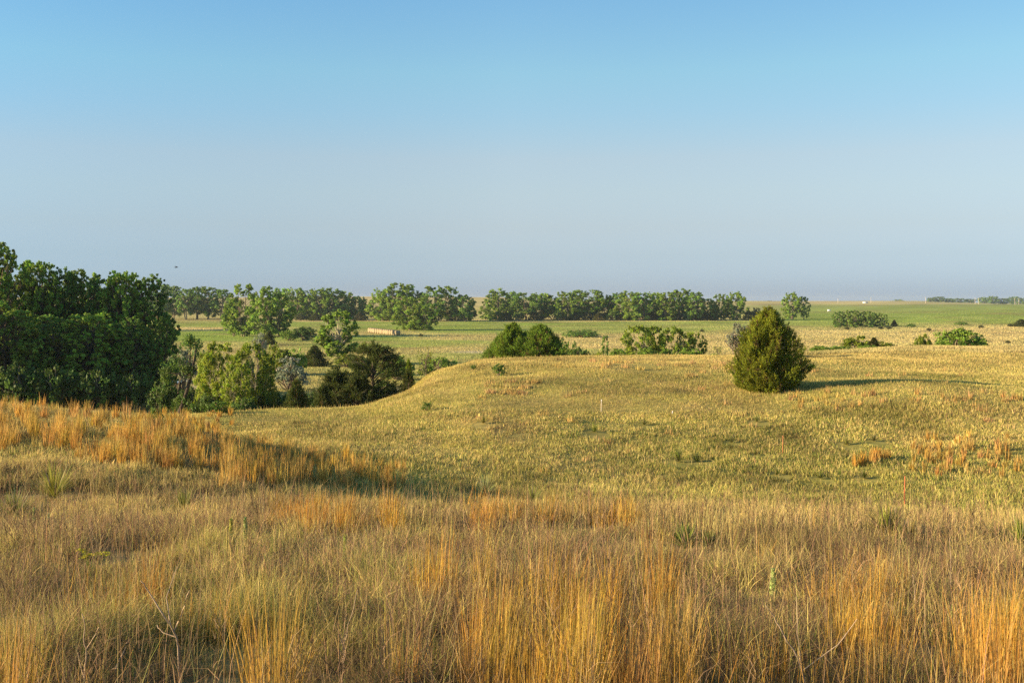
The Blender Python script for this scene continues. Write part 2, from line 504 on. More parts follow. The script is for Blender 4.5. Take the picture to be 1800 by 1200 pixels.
def cover(mb, n, y0, y1, power, nseg, wmin, wk, hs, lean, tuft, hmax):
    X, Y = zone(n, y0, y1, power, 0.82 if y0 < 5 else 0.62)
    # tussocks: pull blades together into tufts
    tx = vnoise(X / 0.33, Y / 0.33, 201); ty = vnoise(X / 0.33, Y / 0.33, 202)
    pull = 0.35 if y0 < 15 else (0.25 if y0 < 30 else 0.08)
    X = X + (tx - .5) * pull; Y = Y + (ty - .5) * pull
    Z = H(X, Y)
    W = near_weights(X, Y, Z)
    r = R.random(n)[:, None]
    k = (np.cumsum(W, 1) < r).sum(1).clip(0, 3)
    col = vary(PAL[k], 0.2 if y0 < 30 else 0.11, 0.04) * (0.35 + 1.3 * fbm(X / 2.8, Y / 3.2, 501, 4))[:, None]
    patch = fbm(X / 2.3 + 50, Y / 2.8, 311, 3)
    h = np.array([hs[0], hs[1], hs[2], hs[3]])[k] * R.lognormal(0, 0.28, n) * (0.45 + 1.1 * patch)
    for (cx, cy, cr_) in CLEAR:
        h = h * np.where((X - cx) ** 2 + ((Y - cy + cr_ * .6) * .6) ** 2 < cr_ ** 2, 0.2, 1.0)
    tus = vnoise(X / 0.42, Y / 0.6, 401) * 0.6 + vnoise(X / 1.1, Y / 1.5, 402) * 0.4
    h = h * np.clip(1 + tuft * 2 * (tus - .52), 0.22, 2.3) * np.clip(0.3 + 1.4 * fbm(X / 7.0 + 4, Y / 9.0, 611, 3), .6, 1.6)
    h = hmax * np.tanh(h / hmax)
    wd = np.maximum(wmin, wk * Y) * R.lognormal(0, 0.4, n)
    ln = np.abs(R.normal(0, lean, n)) * np.where(k == 0, 2.0, 1.0)
    blades(mb, X, Y, h, wd, col, nseg, ln, Z - 0.03)



YUC = [
    (1560, 948, 44, 120, (.22, .25, .06), "large spiky yucca clump at the right of the near rise"),
    (1600, 955, 30, 60, (.30, .26, .13), "half dry spiky yucca touching the right side of the large clump"),
    (1692, 920, 28, 60, (.20, .24, .06), "small spiky yucca up right of the large clump at the rise's lip"),
    (1796, 962, 40, 60, (.18, .24, .06), "spiky yucca cut by the right edge of the picture"),
    (1205, 968, 36, 60, (.16, .22, .06), "dark green spiky yucca on the near rise at the middle right"),
    (1245, 964, 22, 40, (.13, .17, .06), "low dark yucca right beside the dark green one at the middle right"),
    (1248, 902, 28, 60, (.24, .25, .10), "dull greyish yucca on the lip above the dark green one"),
    (852, 872, 30, 60, (.26, .31, .17), "pale blue green yucca on the lip of the rise in the middle"),
    (935, 885, 26, 50, (.20, .24, .08), "spiky yucca right of the pale blue green one on the lip"),
    (95, 878, 48, 80, (.24, .26, .07), "tall yellowish yucca at the left below the knoll"),
    (25, 918, 42, 80, (.20, .24, .08), "spiky yucca at the left edge below the tall yellowish one"),
    (325, 905, 36, 60, (.20, .23, .08), "yucca on the rise below the knoll right of the tall yellowish one"),
    (1050, 898, 20, 40, (.15, .18, .07), "small dark yucca on the rise right of the middle"),
    (1192, 812, 20, 70, (.14, .19, .04), "dark green spiky clump across the dip below the hill"),
    (1225, 812, 16, 50, (.14, .18, .05), "lower spiky clump right beside the dark green one across the dip"),
    (1045, 760, 14, 40, (.20, .26, .05), "small yellow green tuft on the hill slope above the dip"),
    (1330, 742, 11, 40, (.22, .26, .07), "small tuft on the slope left below the big lone juniper"),
    (1488, 783, 14, 50, (.24, .25, .09), "pale spiky tuft on the right slope under the hump"),
    (850, 745, 12, 50, (.22, .22, .07), "dull tuft on the hill slope under the small bright bush"),
    (1132, 748, 11, 50, (.19, .21, .06), "dull green tuft on the slope left of the tiny white topped post"),
    (1286, 778, 10, 40, (.12, .14, .05), "dark tuft on the slope left of the thin rusty stake"),
    (1328, 800, 9, 40, (.12, .13, .05), "low dark tuft just left of the foot of the thin rusty stake"),
    (1536, 776, 11, 40, (.12, .13, .05), "dark tuft on the right slope right of the pale spiky tuft"),
    (1518, 842, 12, 60, (.14, .17, .05), "dark green tuft low on the slope left of the bright rusty stake"),
    (1442, 842, 11, 50, (.15, .18, .05), "dark green tuft low on the slope right of the small green tuft"),
    (1365, 835, 12, 40, (.17, .22, .05), "small green tuft low on the right slope above the lip"),
]
CLEAR = []
for q in YUC:
    _x, _d = hit(q[0], q[1])
    CLEAR.append((_x, _d, q[2] / F * _d * 1.7))

gm = MB()
cover(gm, 640000, 2.4, 19, -0.35, 3, 0.0030, 0.00066, (0.17, 0.21, 0.16, 0.15), 0.60, 1.4, 0.40)
cover(gm, 400000, 17, 46, -0.2, 2, 0.0024, 0.00062, (0.14, 0.19, 0.14, 0.13), 0.50, 0.55, 0.32)
cover(gm, 1350000, 36, 98, 0.0, 1, 0.0024, 0.00046, (0.10, 0.15, 0.11, 0.10), 0.50, 0.22, 0.24)
# thin straw stems standing above the rest
X, Y = zone(6000, 3.0, 18, 0.0)
blades(gm, X, Y, R.uniform(0.3, 0.65, len(X)), np.maximum(0.0026, 0.00042 * Y), vary(np.where(R.random((len(X), 1)) < .6, THATCH * 1.5, STRAW * .85), .25), 3, 0.35)
X, Y = zone(30000, 22, 95, 0.2)
kp = fbm(X / 6.0, Y / 9.0, 711, 3) > R.uniform(.42, .62, len(X)); X, Y = X[kp], Y[kp]
blades(gm, X, Y, R.uniform(0.16, 0.32, len(X)), 0.00036 * Y, vary(np.tile(STRAW, (len(X), 1)), .2), 2, 0.25)
# brown dead weeds with short side twigs, tangled through the near grass
X, Y = zone(2600, 2.8, 15, 0.2, 0.7)
kp = fbm(X / 1.6 + 20, Y / 2.0, 811, 3) > .47; X, Y = X[kp], Y[kp]
hw = R.uniform(0.2, 0.46, len(X)); wc = vary(np.tile([.215, .14, .07], (len(X), 1)), .3, .025)
blades(gm, X, Y, hw, 0.0034 + 0.0002 * Y, wc, 3, 0.3)
k = np.repeat(np.arange(len(X)), 15); n = len(k)
f = R.uniform(.3, .98, n)
blades(gm, X[k] + R.normal(0, .012, n), Y[k] + R.normal(0, .012, n), hw[k] * R.uniform(.12, .34, n), 0.0026 + 0.0003 * Y[k], vary(wc[k] * 1.15, .25, .02), 2, R.uniform(.3, 1.6, n), H(X, Y)[k] + hw[k] * f * .9)
props(gm.obj("prairie_grass", M_GRASS), kind="stuff", label="short dry olive and straw prairie grass over the near rise and hills", cat="grass")

# field grass on the valley floor
fm = MB()
n = 700000
u = R.random(n)
Y = 1 / (1 / 82.0 + u * (1 / 900.0 - 1 / 82.0)); X = R.uniform(-0.58, 0.58, n) * Y
Z = H(X, Y)
c = vary(far_color(X, Y, Z), 0.09, 0.03)
tall = np.clip(1.0 - greenness(PX(X, Y), PY(Z, Y)), 0.2, 1)
hg = (0.13 + 0.15 * tall) * R.uniform(0.6, 1.4, n)
blades(fm, X, Y, hg, 0.0008 * Y * R.uniform(0.8, 1.5, n), c, 1, 0.4, Z - 0.03)
props(fm.obj("field_grass", M_GRASS), kind="stuff", label="green and tan field grass in strips across the flat valley floor", cat="grass")


# ------------------------------------------------------------------ bluestem
def stems(mb, cx, cy, cnt, rad, hgt, wk=0.0006, col=ORNG, lean=0.16, nseg=3):
    """upright orange bluestem bunches; one entry per bunch"""
    cnt = np.asarray(cnt, int)
    i = np.repeat(np.arange(len(cx)), cnt); n = len(i)
    a = R.uniform(0, 2 * np.pi, n); r = np.sqrt(R.random(n))
    X = cx[i] + np.cos(a) * r * rad[i]; Y = cy[i] + np.sin(a) * r * rad[i]
    h = hgt[i] * R.uniform(0.45, 1.08, n) * (1 - 0.25 * r)
    mixk = (R.random((len(cx), 1)) ** 2) * 0.6
    bc = (col * (1 - mixk) + STRAW * 0.9 * mixk) * (1 + R.normal(0, 0.14, (len(cx), 1))) * (1 + R.normal(0, [0.03, 0.07, 0.12], (len(cx), 3)))
    c = vary(np.clip(bc, .02, .9)[i], 0.2, 0.05)
    ws = R.normal(0.0, 0.5, len(cx))[i]
    ld = np.where(R.random(n) < 0.6, a, ws)
    blades(mb, X, Y, h, np.maximum(0.0032, wk * Y) * R.uniform(.8, 1.3, n), c, nseg, lean, None, ld, 1.5)


def scatter_px(n, x0, x1, y0, y1, sharp=None):
    """bunch positions where the photo has an orange patch: ground points seen inside a photo rectangle"""
    out = []
    while len(out) < n:
        px = rnd.uniform(x0, x1); py = rnd.uniform(y0, y1)
        if sharp and not sharp(px, py): continue
        x, y = hit(px, py)
        if y < 120: out.append((x, y))
    return np.array(out).T


bm = MB()


def patch(n, x0, x1, y0, y1, cnt, rad, h, wk=0.0006, sharp=None, col=ORNG, nseg=3):
    x, y = scatter_px(n, x0, x1, y0, y1, sharp)
    f = R.uniform(0.65, 1.3, n)
    stems(bm, x, y, np.maximum(5, R.normal(cnt, cnt * .3, n)), rad * f, h * R.uniform(.7, 1.2, n), wk, col, 0.16, nseg)


# left knoll: many bunches
patch(300, -40, 420, 715, 850, 34, 0.12, 0.62, 0.0007, col=np.array([.53, .31, .065]), sharp=lambda x, y: y < 800 + x * 0.09 and vnoise(np.array([x / 38.0]), np.array([y / 16.0]), 5)[0] > .34, nseg=2)
patch(150, 380, 710, 775, 862, 34, 0.12, 0.68, 0.0007, col=np.array([.53, .31, .065]), sharp=lambda x, y: y > 770 + (x - 380) * 0.16, nseg=2)
# near rise
patch(30, 480, 700, 905, 960, 60, 0.11, 0.55)
patch(14, 820, 1000, 905, 950, 55, 0.13, 0.5)
patch(9, 1020, 1125, 910, 940, 60, 0.13, 0.5)
patch(26, 690, 1170, 1060, 1290, 56, 0.075, 0.60)
patch(14, 850, 1240, 1170, 1330, 64, 0.075, 0.62)
patch(12, 1460, 1560, 1060, 1180, 50, 0.12, 0.5)
patch(14, 1690, 1830, 1150, 1320, 60, 0.14, 0.6)
patch(8, -20, 120, 1160, 1330, 40, 0.10, 0.55)
patch(15, 1180, 1700, 1180, 1330, 26, 0.12, 0.48)
patch(40, 0, 1800, 900, 1250, 16, 0.16, 0.5)
# far slopes
patch(60, 1600, 1830, 765, 840, 26, 0.11, 0.58, 0.0007, nseg=2, col=np.array([.50, .29, .07]))
patch(26, 1380, 1560, 690, 722, 20, 0.16, 0.5, 0.0008, nseg=1, col=np.array([.48, .30, .10]))
patch(34, 1600, 1820, 690, 725, 20, 0.16, 0.5, 0.0008, nseg=1, col=np.array([.48, .30, .10]))
patch(22, 850, 950, 672, 694, 40, 0.3, 0.35, 0.0009, nseg=1, col=np.array([.46, .31, .11]))
patch(5, 1205, 1235, 655, 668, 20, 0.2, 0.35, 0.0009, nseg=1, col=np.array([.46, .30, .11]))
patch(8, 1500, 1560, 800, 825, 45, 0.14, 0.6, 0.0008, nseg=2)
patch(60, 700, 1800, 640, 840, 18, 0.25, 0.4, 0.0008, nseg=1, col=np.array([.50, .31, .11]))
patch(40, 980, 1330, 632, 650, 25, 0.3, 0.4, 0.0009, nseg=1, col=np.array([.50, .34, .13]))
# pale straw stems along the lip of the near rise
patch(170, 1130, 1830, 905, 950, 30, 0.3, 0.40, 0.0006, col=np.array([.58, .44, .16]))
patch(60, 200, 1150, 895, 930, 24, 0.3, 0.45, 0.0006, col=np.array([.46, .33, .15]))
props(bm.obj("bluestem_grass", M_GRASS), kind="stuff", label="upright orange bluestem grass bunches over the knoll and near rise", cat="grass")

# bunches that stand out one by one in the foreground
for (px, py, cnt, rad, h, lab) in [
    (482, 1262, 170, .12, .74, "dense golden orange grass bunch cut by the bottom edge left of centre"),
    (262, 1085, 120, .10, .62, "tall slanting orange grass bunch left of the forked dry stalk"),
    (205, 1115, 70, .10, .48, "faint low orange grass bunch just left of the tall slanting orange bunch"),
    (1183, 1250, 130, .10, .66, "bright orange grass bunch near the bottom edge right of the long orange stand"),
    (1505, 1075, 90, .09, .52, "narrow orange grass bunch standing alone above the lower right foreground"),
    (1658, 1030, 45, .06, .40, "thin orange grass tuft beside a pale stalk at the right"),
    (505, 935, 90, .16, .56, "broad orange grass bunch on the near rise below the knoll"),
    (325, 912, 50, .13, .5, "small rust orange grass bunch on the near rise below the knoll's left part"),
    (990, 925, 80, .12, .5, "orange grass bunch leaning left at the middle of the near rise"),
    (1105, 925, 90, .13, .48, "orange grass bunch right of the leaning bunch at mid rise"),
    (855, 955, 60, .10, .5, "pale straw orange grass tuft at mid rise left of the leaning bunch"),
    (795, 858, 60, .13, .6, "lone orange grass bunch in the shade past the end of the knoll"),
    (1018, 1255, 150, .13, .76, "tallest orange grass bunch inside the long stand at the bottom middle"),
    (1768, 1275, 150, .14, .72, "thick orange grass bunch at the bottom right corner"),
]:
    x, y = hit(px, py)
    m = MB()
    stems(m, np.array([0.0]), np.array([0.0]), [cnt], np.array([rad]), np.array([h]), 0.0006)
    v = np.concatenate(m.v)
    m2 = MB()
    # rebase the bunch on its own ground point, widening blades to suit its distance
    k = np.concatenate(m.q)
    v[:, 2] -= float(H(np.array([0.0]), np.array([0.0]))[0])
    m2.add(v, np.concatenate(m.c), k)
    o = m2.obj("grass_bunch", M_GRASS)
    o.location = (x, y, HH(x, y) - 0.02)
    props(o, lab, "grass bunch", "orange bunches standing out of the prairie grass")


# ------------------------------------------------------------------ foliage builders
def leaf_quads(mb, P, Nrm, size, col, aspect=0.75):
    n = len(P)
    a = unit(np.cross(Nrm, R.normal(size=(n, 3))))
    b = np.cross(Nrm, a)
    s = np.broadcast_to(size, (n,))[:, None] * 0.5
    v = np.stack([P - a * s, P + b * s * aspect, P + a * s, P - b * s * aspect], 1)
    mb.add(v.reshape(-1, 3), np.repeat(col, 4, 0), np.arange(n * 4).reshape(-1, 4))


def puffs(mb, C, rad, per, size, base, cvar=0.16, lvar=0.16, up=0.3, flat=0.85, power=0.45, tone=None):
    k = len(C)
    cc = base * (1 + R.normal(0, cvar, (k, 1))).clip(.55, 1.6) * (1 + R.normal(0, 0.06, (k, 3)))
    if tone is not None: cc = cc * tone[:, None]
    per = np.maximum(4, np.asarray(per)).astype(int)
    i = np.repeat(np.arange(k), per); n = len(i)
    d = unit(R.normal(size=(n, 3)))
    r = R.random(n) ** power
    # lumpy leaf bunches rather than round balls
    lump = 0.75 + 0.5 * vnoise(d[:, 0] * 2.2 + i * 3.1, d[:, 1] * 2.2 + d[:, 2] * 2.7 + i * 1.7, 9)
    P = C[i] + d * (r * lump)[:, None] * rad[i][:, None] * np.array([1, 1, flat])
    nn = unit(d * 0.8 + R.normal(size=(n, 3)) * 0.75 + np.array([0, 0, up]))
    leaf_quads(mb, P, nn, size * R.uniform(0.6, 1.35, n), vary(cc[i], lvar, 0.05))


def limb(mb, p0, p1, r0, r1, col, bend=0.15, n=6, k=6):
    p0 = np.array(p0, float); p1 = np.array(p1, float)
    t = np.linspace(0, 1, k)[:, None]
    L = np.linalg.norm(p1 - p0)
    w = R.normal(0, bend * L * 0.5, 3)
    mid = np.sin(np.pi * t) * w + np.sin(2 * np.pi * t) * R.normal(0, bend * L * 0.2, 3)
    lift = (t - t ** 2) * np.array([0, 0, 0.35 * L * bend])
    mb.tube(p0 + (p1 - p0) * t + mid + lift, np.linspace(r0, r1, k), col, n)


BARK = np.array([0.22, 0.17, 0.12]); PALEBARK = np.array([0.42, 0.35, 0.26]); DARKBARK = np.array([0.10, 0.075, 0.055])


def broadleaf(h, w, npuff, leaves, lsize, base, bare=0.22, trunks=1, bark=BARK, prad=0.2, shape=1.0, spread=0.0, cvar=0.16, tr=0.025, gap=1.0, sub=8, ragged=1.0):
    """trunk with limbs and a crown of leaf bunches hung on the limb ends; returns (crown mesh builder, trunk mesh builder)"""
    cr, tk = MB(), MB()
    C = []
    for i in range(npuff):
        t = (i + R.random()) / npuff
        z = bare + (1 - bare) * t
        tt = t
        prof = (np.sin(np.pi * (0.12 + 0.80 * tt ** shape)) ** 0.7)
        a = i * 2.39996 + R.normal(0, 0.5)
        rr = prof * w * 0.5 * R.uniform(0.25, 0.92) ** 0.6
        C.append([np.cos(a) * rr, np.sin(a) * rr, z * h * R.uniform(.95, 1.0)])
    C = np.array(C)
    rad = w * prad * R.uniform(0.6, 1.25, npuff) * (1 - 0.35 * (C[:, 2] / h - bare) / (1 - bare))
    C[:, 2] = np.minimum(C[:, 2], h - rad * 0.75)
    per = leaves * rad ** 2 / (rad ** 2).sum() * gap
    m = sub                                 # every bunch is a handful of smaller twig ends
    ks = np.repeat(np.arange(npuff), m)
    dd = unit(R.normal(size=(npuff * m, 3)) + np.array([0, 0, .25]))
    C2 = C[ks] + dd * (rad[ks] * R.uniform(.3, 1.05 * ragged, npuff * m))[:, None] * np.array([1, 1, 0.9])
    r2 = rad[ks] * R.uniform(.26, .52, npuff * m) / ragged
    tone = np.repeat(1 + R.normal(0, cvar * .7, npuff), m)
    puffs(cr, C2, r2, np.repeat(per / m, m) * R.uniform(.6, 1.4, npuff * m), lsize, base, cvar * .8, flat=0.95, power=.6, tone=tone)
    tops = []
    for k in range(trunks):
        a = k * 2.4 + 0.7
        b = np.array([np.cos(a), np.sin(a), 0]) * (0.03 * w * (trunks > 1) + spread * 0.2)
        top = b * (1 + 4 * (trunks > 1)) + np.array([R.normal(0, .03) * w, R.normal(0, .03) * w, h * R.uniform(.72, .85)])
        tt = np.linspace(0, 1, 9)[:, None]
        wig = np.sin(tt * np.pi) * R.normal(0, 0.035 * h, 3) * np.array([1, 1, 0])
        pts = b + (top - b) * tt + wig
        pts[0, 2] = -0.25
        r0 = h * tr / math.sqrt(trunks)
        tk.tube(pts, np.linspace(1, 0.18, 9) * r0, bark, 8)
        tops.append((pts, r0))
    for i in range(npuff):
        pts, r0 = tops[i % trunks]
        zt = C[i, 2] * R.uniform(0.45, 0.7)
        j = np.interp(zt, pts[:, 2], np.arange(9))
        p0 = np.array([np.interp(j, np.arange(9), pts[:, q]) for q in range(3)])
        limb(tk, p0, C[i], r0 * 0.32, r0 * 0.06, bark, 0.16, 5)
        for q in range(3):
            e = C[i] + unit(R.normal(size=3)) * rad[i] * 0.75
            limb(tk, C[i] * 0.8 + p0 * 0.2, e, r0 * 0.09, r0 * 0.03, bark, 0.2, 4, 4)
    return cr, tk


def sprays(mb, P, Dr, L, n, wd, col, spread=0.5):
    k = len(P)
    i = np.repeat(np.arange(k), n); m = len(i)
    s = R.random(m) * 0.85
    LL = np.broadcast_to(L, (k,))[i]
    b = P[i] + Dr[i] * (s * LL)[:, None]
    d = unit(Dr[i] + R.normal(size=(m, 3)) * spread)
    l = LL * R.uniform(0.25, 0.5, m) * (1.1 - 0.5 * s)
    side = unit(np.cross(d, R.normal(size=(m, 3)))) * (wd * 0.5 * R.uniform(.7, 1.3, m))[:, None]
    tip = b + d * l[:, None]
    v = np.stack([b - side * .6, b + d * (l * .55)[:, None] - side, tip, b + d * (l * .5)[:, None] + side], 1)
    mb.add(v.reshape(-1, 3), np.repeat(vary(col[i], 0.18, 0.05), 4, 0), np.arange(m * 4).reshape(-1, 4))


def juniper(h, w, prof, nspray, L, per, wd, base, lobes=0.22, leaders=4, upw=0.75, gapn=0.0, bark=BARK, layers=0):
    cr, tk = MB(), MB()
    n = int(nspray * 1.6)
    t = R.random(n) ** 1.15
    if layers: t = (np.floor(t * layers) + R.random(n) ** 2 * .55) / layers
    a = R.uniform(0, 2 * np.pi, n)
    pt = np.array(prof)
    Rr = np.interp(t, pt[:, 0], pt[:, 1]) * w * 0.5
    ph = R.uniform(0, 6, 4)
    lob = 1 + lobes * (np.sin(3 * a + ph[0] + 4 * t) * .45 + np.sin(5 * a + ph[1] - 6 * t) * .35 + (vnoise(a * 2.2, t * 7.0, int(h * 100)) - .5) * 2.0)
    f = R.random(n) ** 0.38
    keep = (f > 0.35)
    if gapn: keep &= vnoise(a * 1.6 + 9, t * 6.5, 77) > gapn
    r = Rr * lob * f
    P = np.stack([np.cos(a) * r, np.sin(a) * r, t * h * 0.97], -1)
    out = np.stack([np.cos(a), np.sin(a), np.zeros(n)], -1)
    Dr = unit(out * (0.9 - 0.5 * t)[:, None] + np.array([0, 0, 1]) * (upw * (0.7 + 0.7 * t))[:, None] + R.normal(size=(n, 3)) * 0.22)
    P = P - Dr * (L * 0.5)
    P, Dr, t, a = P[keep][:nspray], Dr[keep][:nspray], t[keep][:nspray], a[keep][:nspray]
    cl = vnoise(a * 3.0, t * 9.0, 19)
    cc = base * (0.7 + 0.6 * cl)[:, None] * (1 + R.normal(0, 0.05, (len(P), 3)))
    brn = (R.random(len(P)) < 0.07)[:, None]
    cc = np.where(brn, np.array([0.16, 0.10, 0.04]), cc)
    sprays(cr, P, Dr, L * R.uniform(.7, 1.25, len(P)), per, wd, cc)
    for k in range(leaders):          # separate pointed leaders at the top
        a = k * 2.1 + R.random(); rr = w * 0.5 * (0.0 if k == 0 else R.uniform(.12, .42))
        hh = h * (1.0 if k == 0 else R.uniform(.78, .95))
        z = np.linspace(hh * 0.72, hh * 0.97, 26)
        q = np.stack([np.cos(a) * rr + R.normal(0, .03 * w, 26) * (1.05 - (z - z[0]) / (z[-1] - z[0])), np.sin(a) * rr + R.normal(0, .03 * w, 26), z], -1)
        dd = unit(R.normal(size=(26, 3)) * 0.35 + np.array([0, 0, 1]))
        sprays(cr, q, dd, np.full(26, L * 0.8), per, wd, np.tile(base * 1.05, (26, 1)))
    limb(tk, (0, 0, -.2), (0, 0, h * .8), h * .035, h * .008, bark, 0.04)
    for k in range(26):
        z = R.uniform(.06, .75) * h; a = R.uniform(0, 6.28); q = np.interp(z / h, pt[:, 0], pt[:, 1]) * w * .5 * .8
        limb(tk, (0, 0, z * .75), (np.cos(a) * q, np.sin(a) * q, z + .1 * h), h * .011, h * .003, bark, 0.12, 4, 5)
    return cr, tk


def shrub(h, w, npuff, leaves, lsize, base, stems_n=9, bark=BARK, prad=0.24, low=0.0, cvar=0.15):
    cr, tk = MB(), MB()
    a = np.arange(npuff) * 2.39996 + R.normal(0, .3, npuff)
    rr = np.sqrt((np.arange(npuff) + .5) / npuff) * w * 0.5 * 0.85
    dome = np.sqrt(np.clip(1 - (rr / (w * .5)) ** 2, 0.05, 1))
    z = h * dome * R.uniform(0.35, 0.9, npuff)
    rad = w * prad * R.uniform(.6, 1.2, npuff)
    rad = np.minimum(rad, h * 0.34)
    z = np.clip(z, rad * 0.7 + low * h, h - rad * .7)
    C = np.stack([np.cos(a) * rr, np.sin(a) * rr, z], -1)
    m = 6
    ks = np.repeat(np.arange(npuff), m)
    dd = unit(R.normal(size=(npuff * m, 3)) + np.array([0, 0, .4]))
    C2 = C[ks] + dd * (rad[ks] * R.uniform(.3, 1.0, npuff * m))[:, None]
    C2[:, 2] = np.maximum(C2[:, 2], .05 * h)
    puffs(cr, C2, rad[ks] * R.uniform(.28, .55, npuff * m), leaves / npuff / m * R.uniform(.6, 1.4, npuff * m), lsize, base, cvar, power=.6)
    for i in range(max(stems_n, npuff)):
        c = C[i % npuff]
        e = c + unit(R.normal(size=3) + np.array([0, 0, .6])) * rad[i % npuff] * 0.9
        b = np.array([c[0] * .12, c[1] * .12, -.12])
        limb(tk, b, e, h * .02 + .006, h * .004 + .002, bark, 0.2, 4, 6)
    return cr, tk


def twiggy(h, w, n, bark, leaves=0, base=None, lsize=.1, tr=0.03, flatb=0.25):
    """bare branching shrub or small tree, a few leaves at the twig ends"""
    cr, tk = MB(), MB()
    ends = []
    limb(tk, (0, 0, -.2), (R.normal(0, .06) * w, R.normal(0, .06) * w, h * .8), h * tr, h * tr * .25, bark, 0.12, 6, 7)
    for k in range(n):
        z = h * R.uniform(.15, .75); a = R.uniform(0, 6.28); q = w * .5 * R.uniform(.5, 1)
        e = np.array([np.cos(a) * q, np.sin(a) * q, min(h, z + h * R.uniform(.08, .45))])
        p = np.array([0, 0, z])
        limb(tk, p, e, h * tr * .35, h * tr * .08, bark, 0.22, 4, 6)
        for j in range(5):
            s = R.uniform(.35, 1); b = p + (e - p) * s
            ee = b + unit(R.normal(size=3) + np.array([np.cos(a) * .8, np.sin(a) * .8, .6])) * w * R.uniform(.1, .24)
            limb(tk, b, ee, h * tr * .12, h * tr * .035, bark, 0.2, 3, 4)
            ends.append(ee)
    if leaves:
        E_ = np.array(ends)
        puffs(cr, E_, np.full(len(E_), w * .085), np.full(len(E_), leaves / len(E_)), lsize, base, .2)
    return cr, tk


# ------------------------------------------------------------------ one prototype per kind; copies share its meshes
KINDS = {}


def kind(name, builder, n, leafmat):
    KINDS[name] = dict(b=builder, n=n, mat=leafmat, protos=[], k=0)


def plant(kn, px, d, top, width, label, cat, name, group=None, base=None, rz=None, crown="crown", stem="trunk", variant=None):
    """place a plant: photo column, distance, photo row of its top and photo width give its real height and spread"""
    K = KINDS[kn]
    v = (K['k'] % K['n']) if variant is None else variant
    K['k'] += 1
    while len(K['protos']) <= v: K['protos'].append(None)
    x = (px - 900) / F * d
    z = HH(x, d) if base is None else EYE - (base - HOR) / F * d
    h = EYE - (top - HOR) / F * d - z
    wd = width / F * d
    o = empty(name, (x, d, z))
    pr = K['protos'][v]
    if pr is None:
        cr, tk = K['b'](v)
        cm = cr.mesh(crown, K['mat']) if cr.n else None
        tm = tk.mesh(stem, M_BARK, True)
        src = np.concatenate(cr.v) if cr.n else np.concatenate(tk.v)
        zs = src[:, 2]; xs = np.abs(src[:, :2]).max(1)
        H0 = np.quantile(zs, 0.998); W0 = 2 * np.quantile(xs, 0.985)
        K['protos'][v] = pr = (cm, tm, H0, W0)
    cm, tm, H0, W0 = pr
    o.scale = (wd / W0, wd / W0, h / H0)
    o.rotation_euler = (0, 0, rnd.uniform(0, 6.28) if rz is None else rz)
    for nm, me in ((crown, cm), (stem, tm)):
        if me is None: continue
        c = bpy.data.objects.new(nm, me)
        COL.objects.link(c)
        c.parent = o
    props(o, label, cat, group)
    return o


CW = np.array([0.20, 0.29, 0.038])      # cottonwood green
CWD = np.array([0.165, 0.26, 0.045])
YGR = np.array([0.27, 0.335, 0.028])       # yellow green
OLV = np.array([0.30, 0.33, 0.22])        # silvery russian olive
JUN = np.array([0.215, 0.235, 0.022])     # juniper, sun bleached
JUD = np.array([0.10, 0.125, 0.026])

kind("grove", lambda v: broadleaf(14, 9.0, 130, 105000, 0.165, [CW * 1.2, CWD * 1.3, CW * 1.4, CWD * 1.1][v], bare=[.15, .10, .18, .12][v], prad=.095, sub=11, ragged=1.3, tr=.018, shape=[1, .9, 1.1, 1][v], bark=DARKBARK * 1.3, cvar=.2), 4, M_LEAF)
kind("cottonwood", lambda v: broadleaf(15, 12, 48, 15000, 0.48, [CW * 1.15, CWD * 1.25, CW * 1.05, CWD * 1.4, CW * 1.25, CW * 1.0][v], bare=[.06, .14, .05, .10, .08, .04][v], trunks=[1, 2, 1, 2, 1, 3][v], prad=[.18, .17, .19, .18, .20, .17][v], sub=5, tr=.022, cvar=.2), 6, M_LEAF)
kind("tallbole", lambda v: broadleaf(15, 10, 36, 10000, 0.46, [CWD * 1.2, CW * 1.05, CWD * 1.3][v], bare=[.22, .16, .25][v], trunks=[2, 3, 2][v], prad=.17, bark=BARK, tr=.02, cvar=.2), 3, M_LEAF)
kind("bigwillow", lambda v: broadleaf(15, 10, 60, 13000, 0.42, [CW * 1.05, CW * 1.2][v], bare=.06, trunks=2, prad=.14, tr=.018, shape=.9, cvar=.18), 2, M_LEAF)
kind("midtree", lambda v: broadleaf(8.5, 5.5, 56, 20000, 0.22, CW * 1.15, bare=.2, prad=.15, bark=PALEBARK, tr=.02, cvar=.2), 1, M_LEAF)
kind("airy", lambda v: broadleaf(6.4, 5.2, 70, 27000, 0.13, [YGR, YGR * .92, YGR * 1.05][v], bare=[.2, .3, .15][v], trunks=[3, 2, 3][v], prad=.13, bark=PALEBARK, tr=.014, spread=1.0, cvar=.18), 3, M_LEAF)
kind("umbrella", lambda v: broadleaf(5.2, 5.0, 56, 22000, 0.13, [YGR * .7 + CW * .3, YGR * .5 + CW * .5][v], bare=[.28, .08][v], trunks=3, prad=.13, bark=PALEBARK, tr=.016, spread=1.2, shape=1.15, cvar=.18), 2, M_LEAF)
kind("olive", lambda v: shrub(3.8, 4.2, 30, 5200, 0.17, [OLV, OLV * .82, OLV * .6 + BARK * .25][v], prad=.17, bark=BARK, cvar=.12), 3, M_LEAF)
kind("shrub", lambda v: shrub(2.0, 3.0, 26, 4200, 0.15, [CW * 1.05, CW * 1.2, YGR * .75, CWD * .6][v], prad=.19, cvar=.18), 4, M_LEAF)  # last tint darkened to carry the shade under the grove, reused for dark shrubs
kind("lowbush", lambda v: shrub(0.9, 1.3, 16, 1800, 0.085, [np.array([.13, .22, .03]), np.array([.17, .24, .04])][v], prad=.22), 2, M_LEAF)
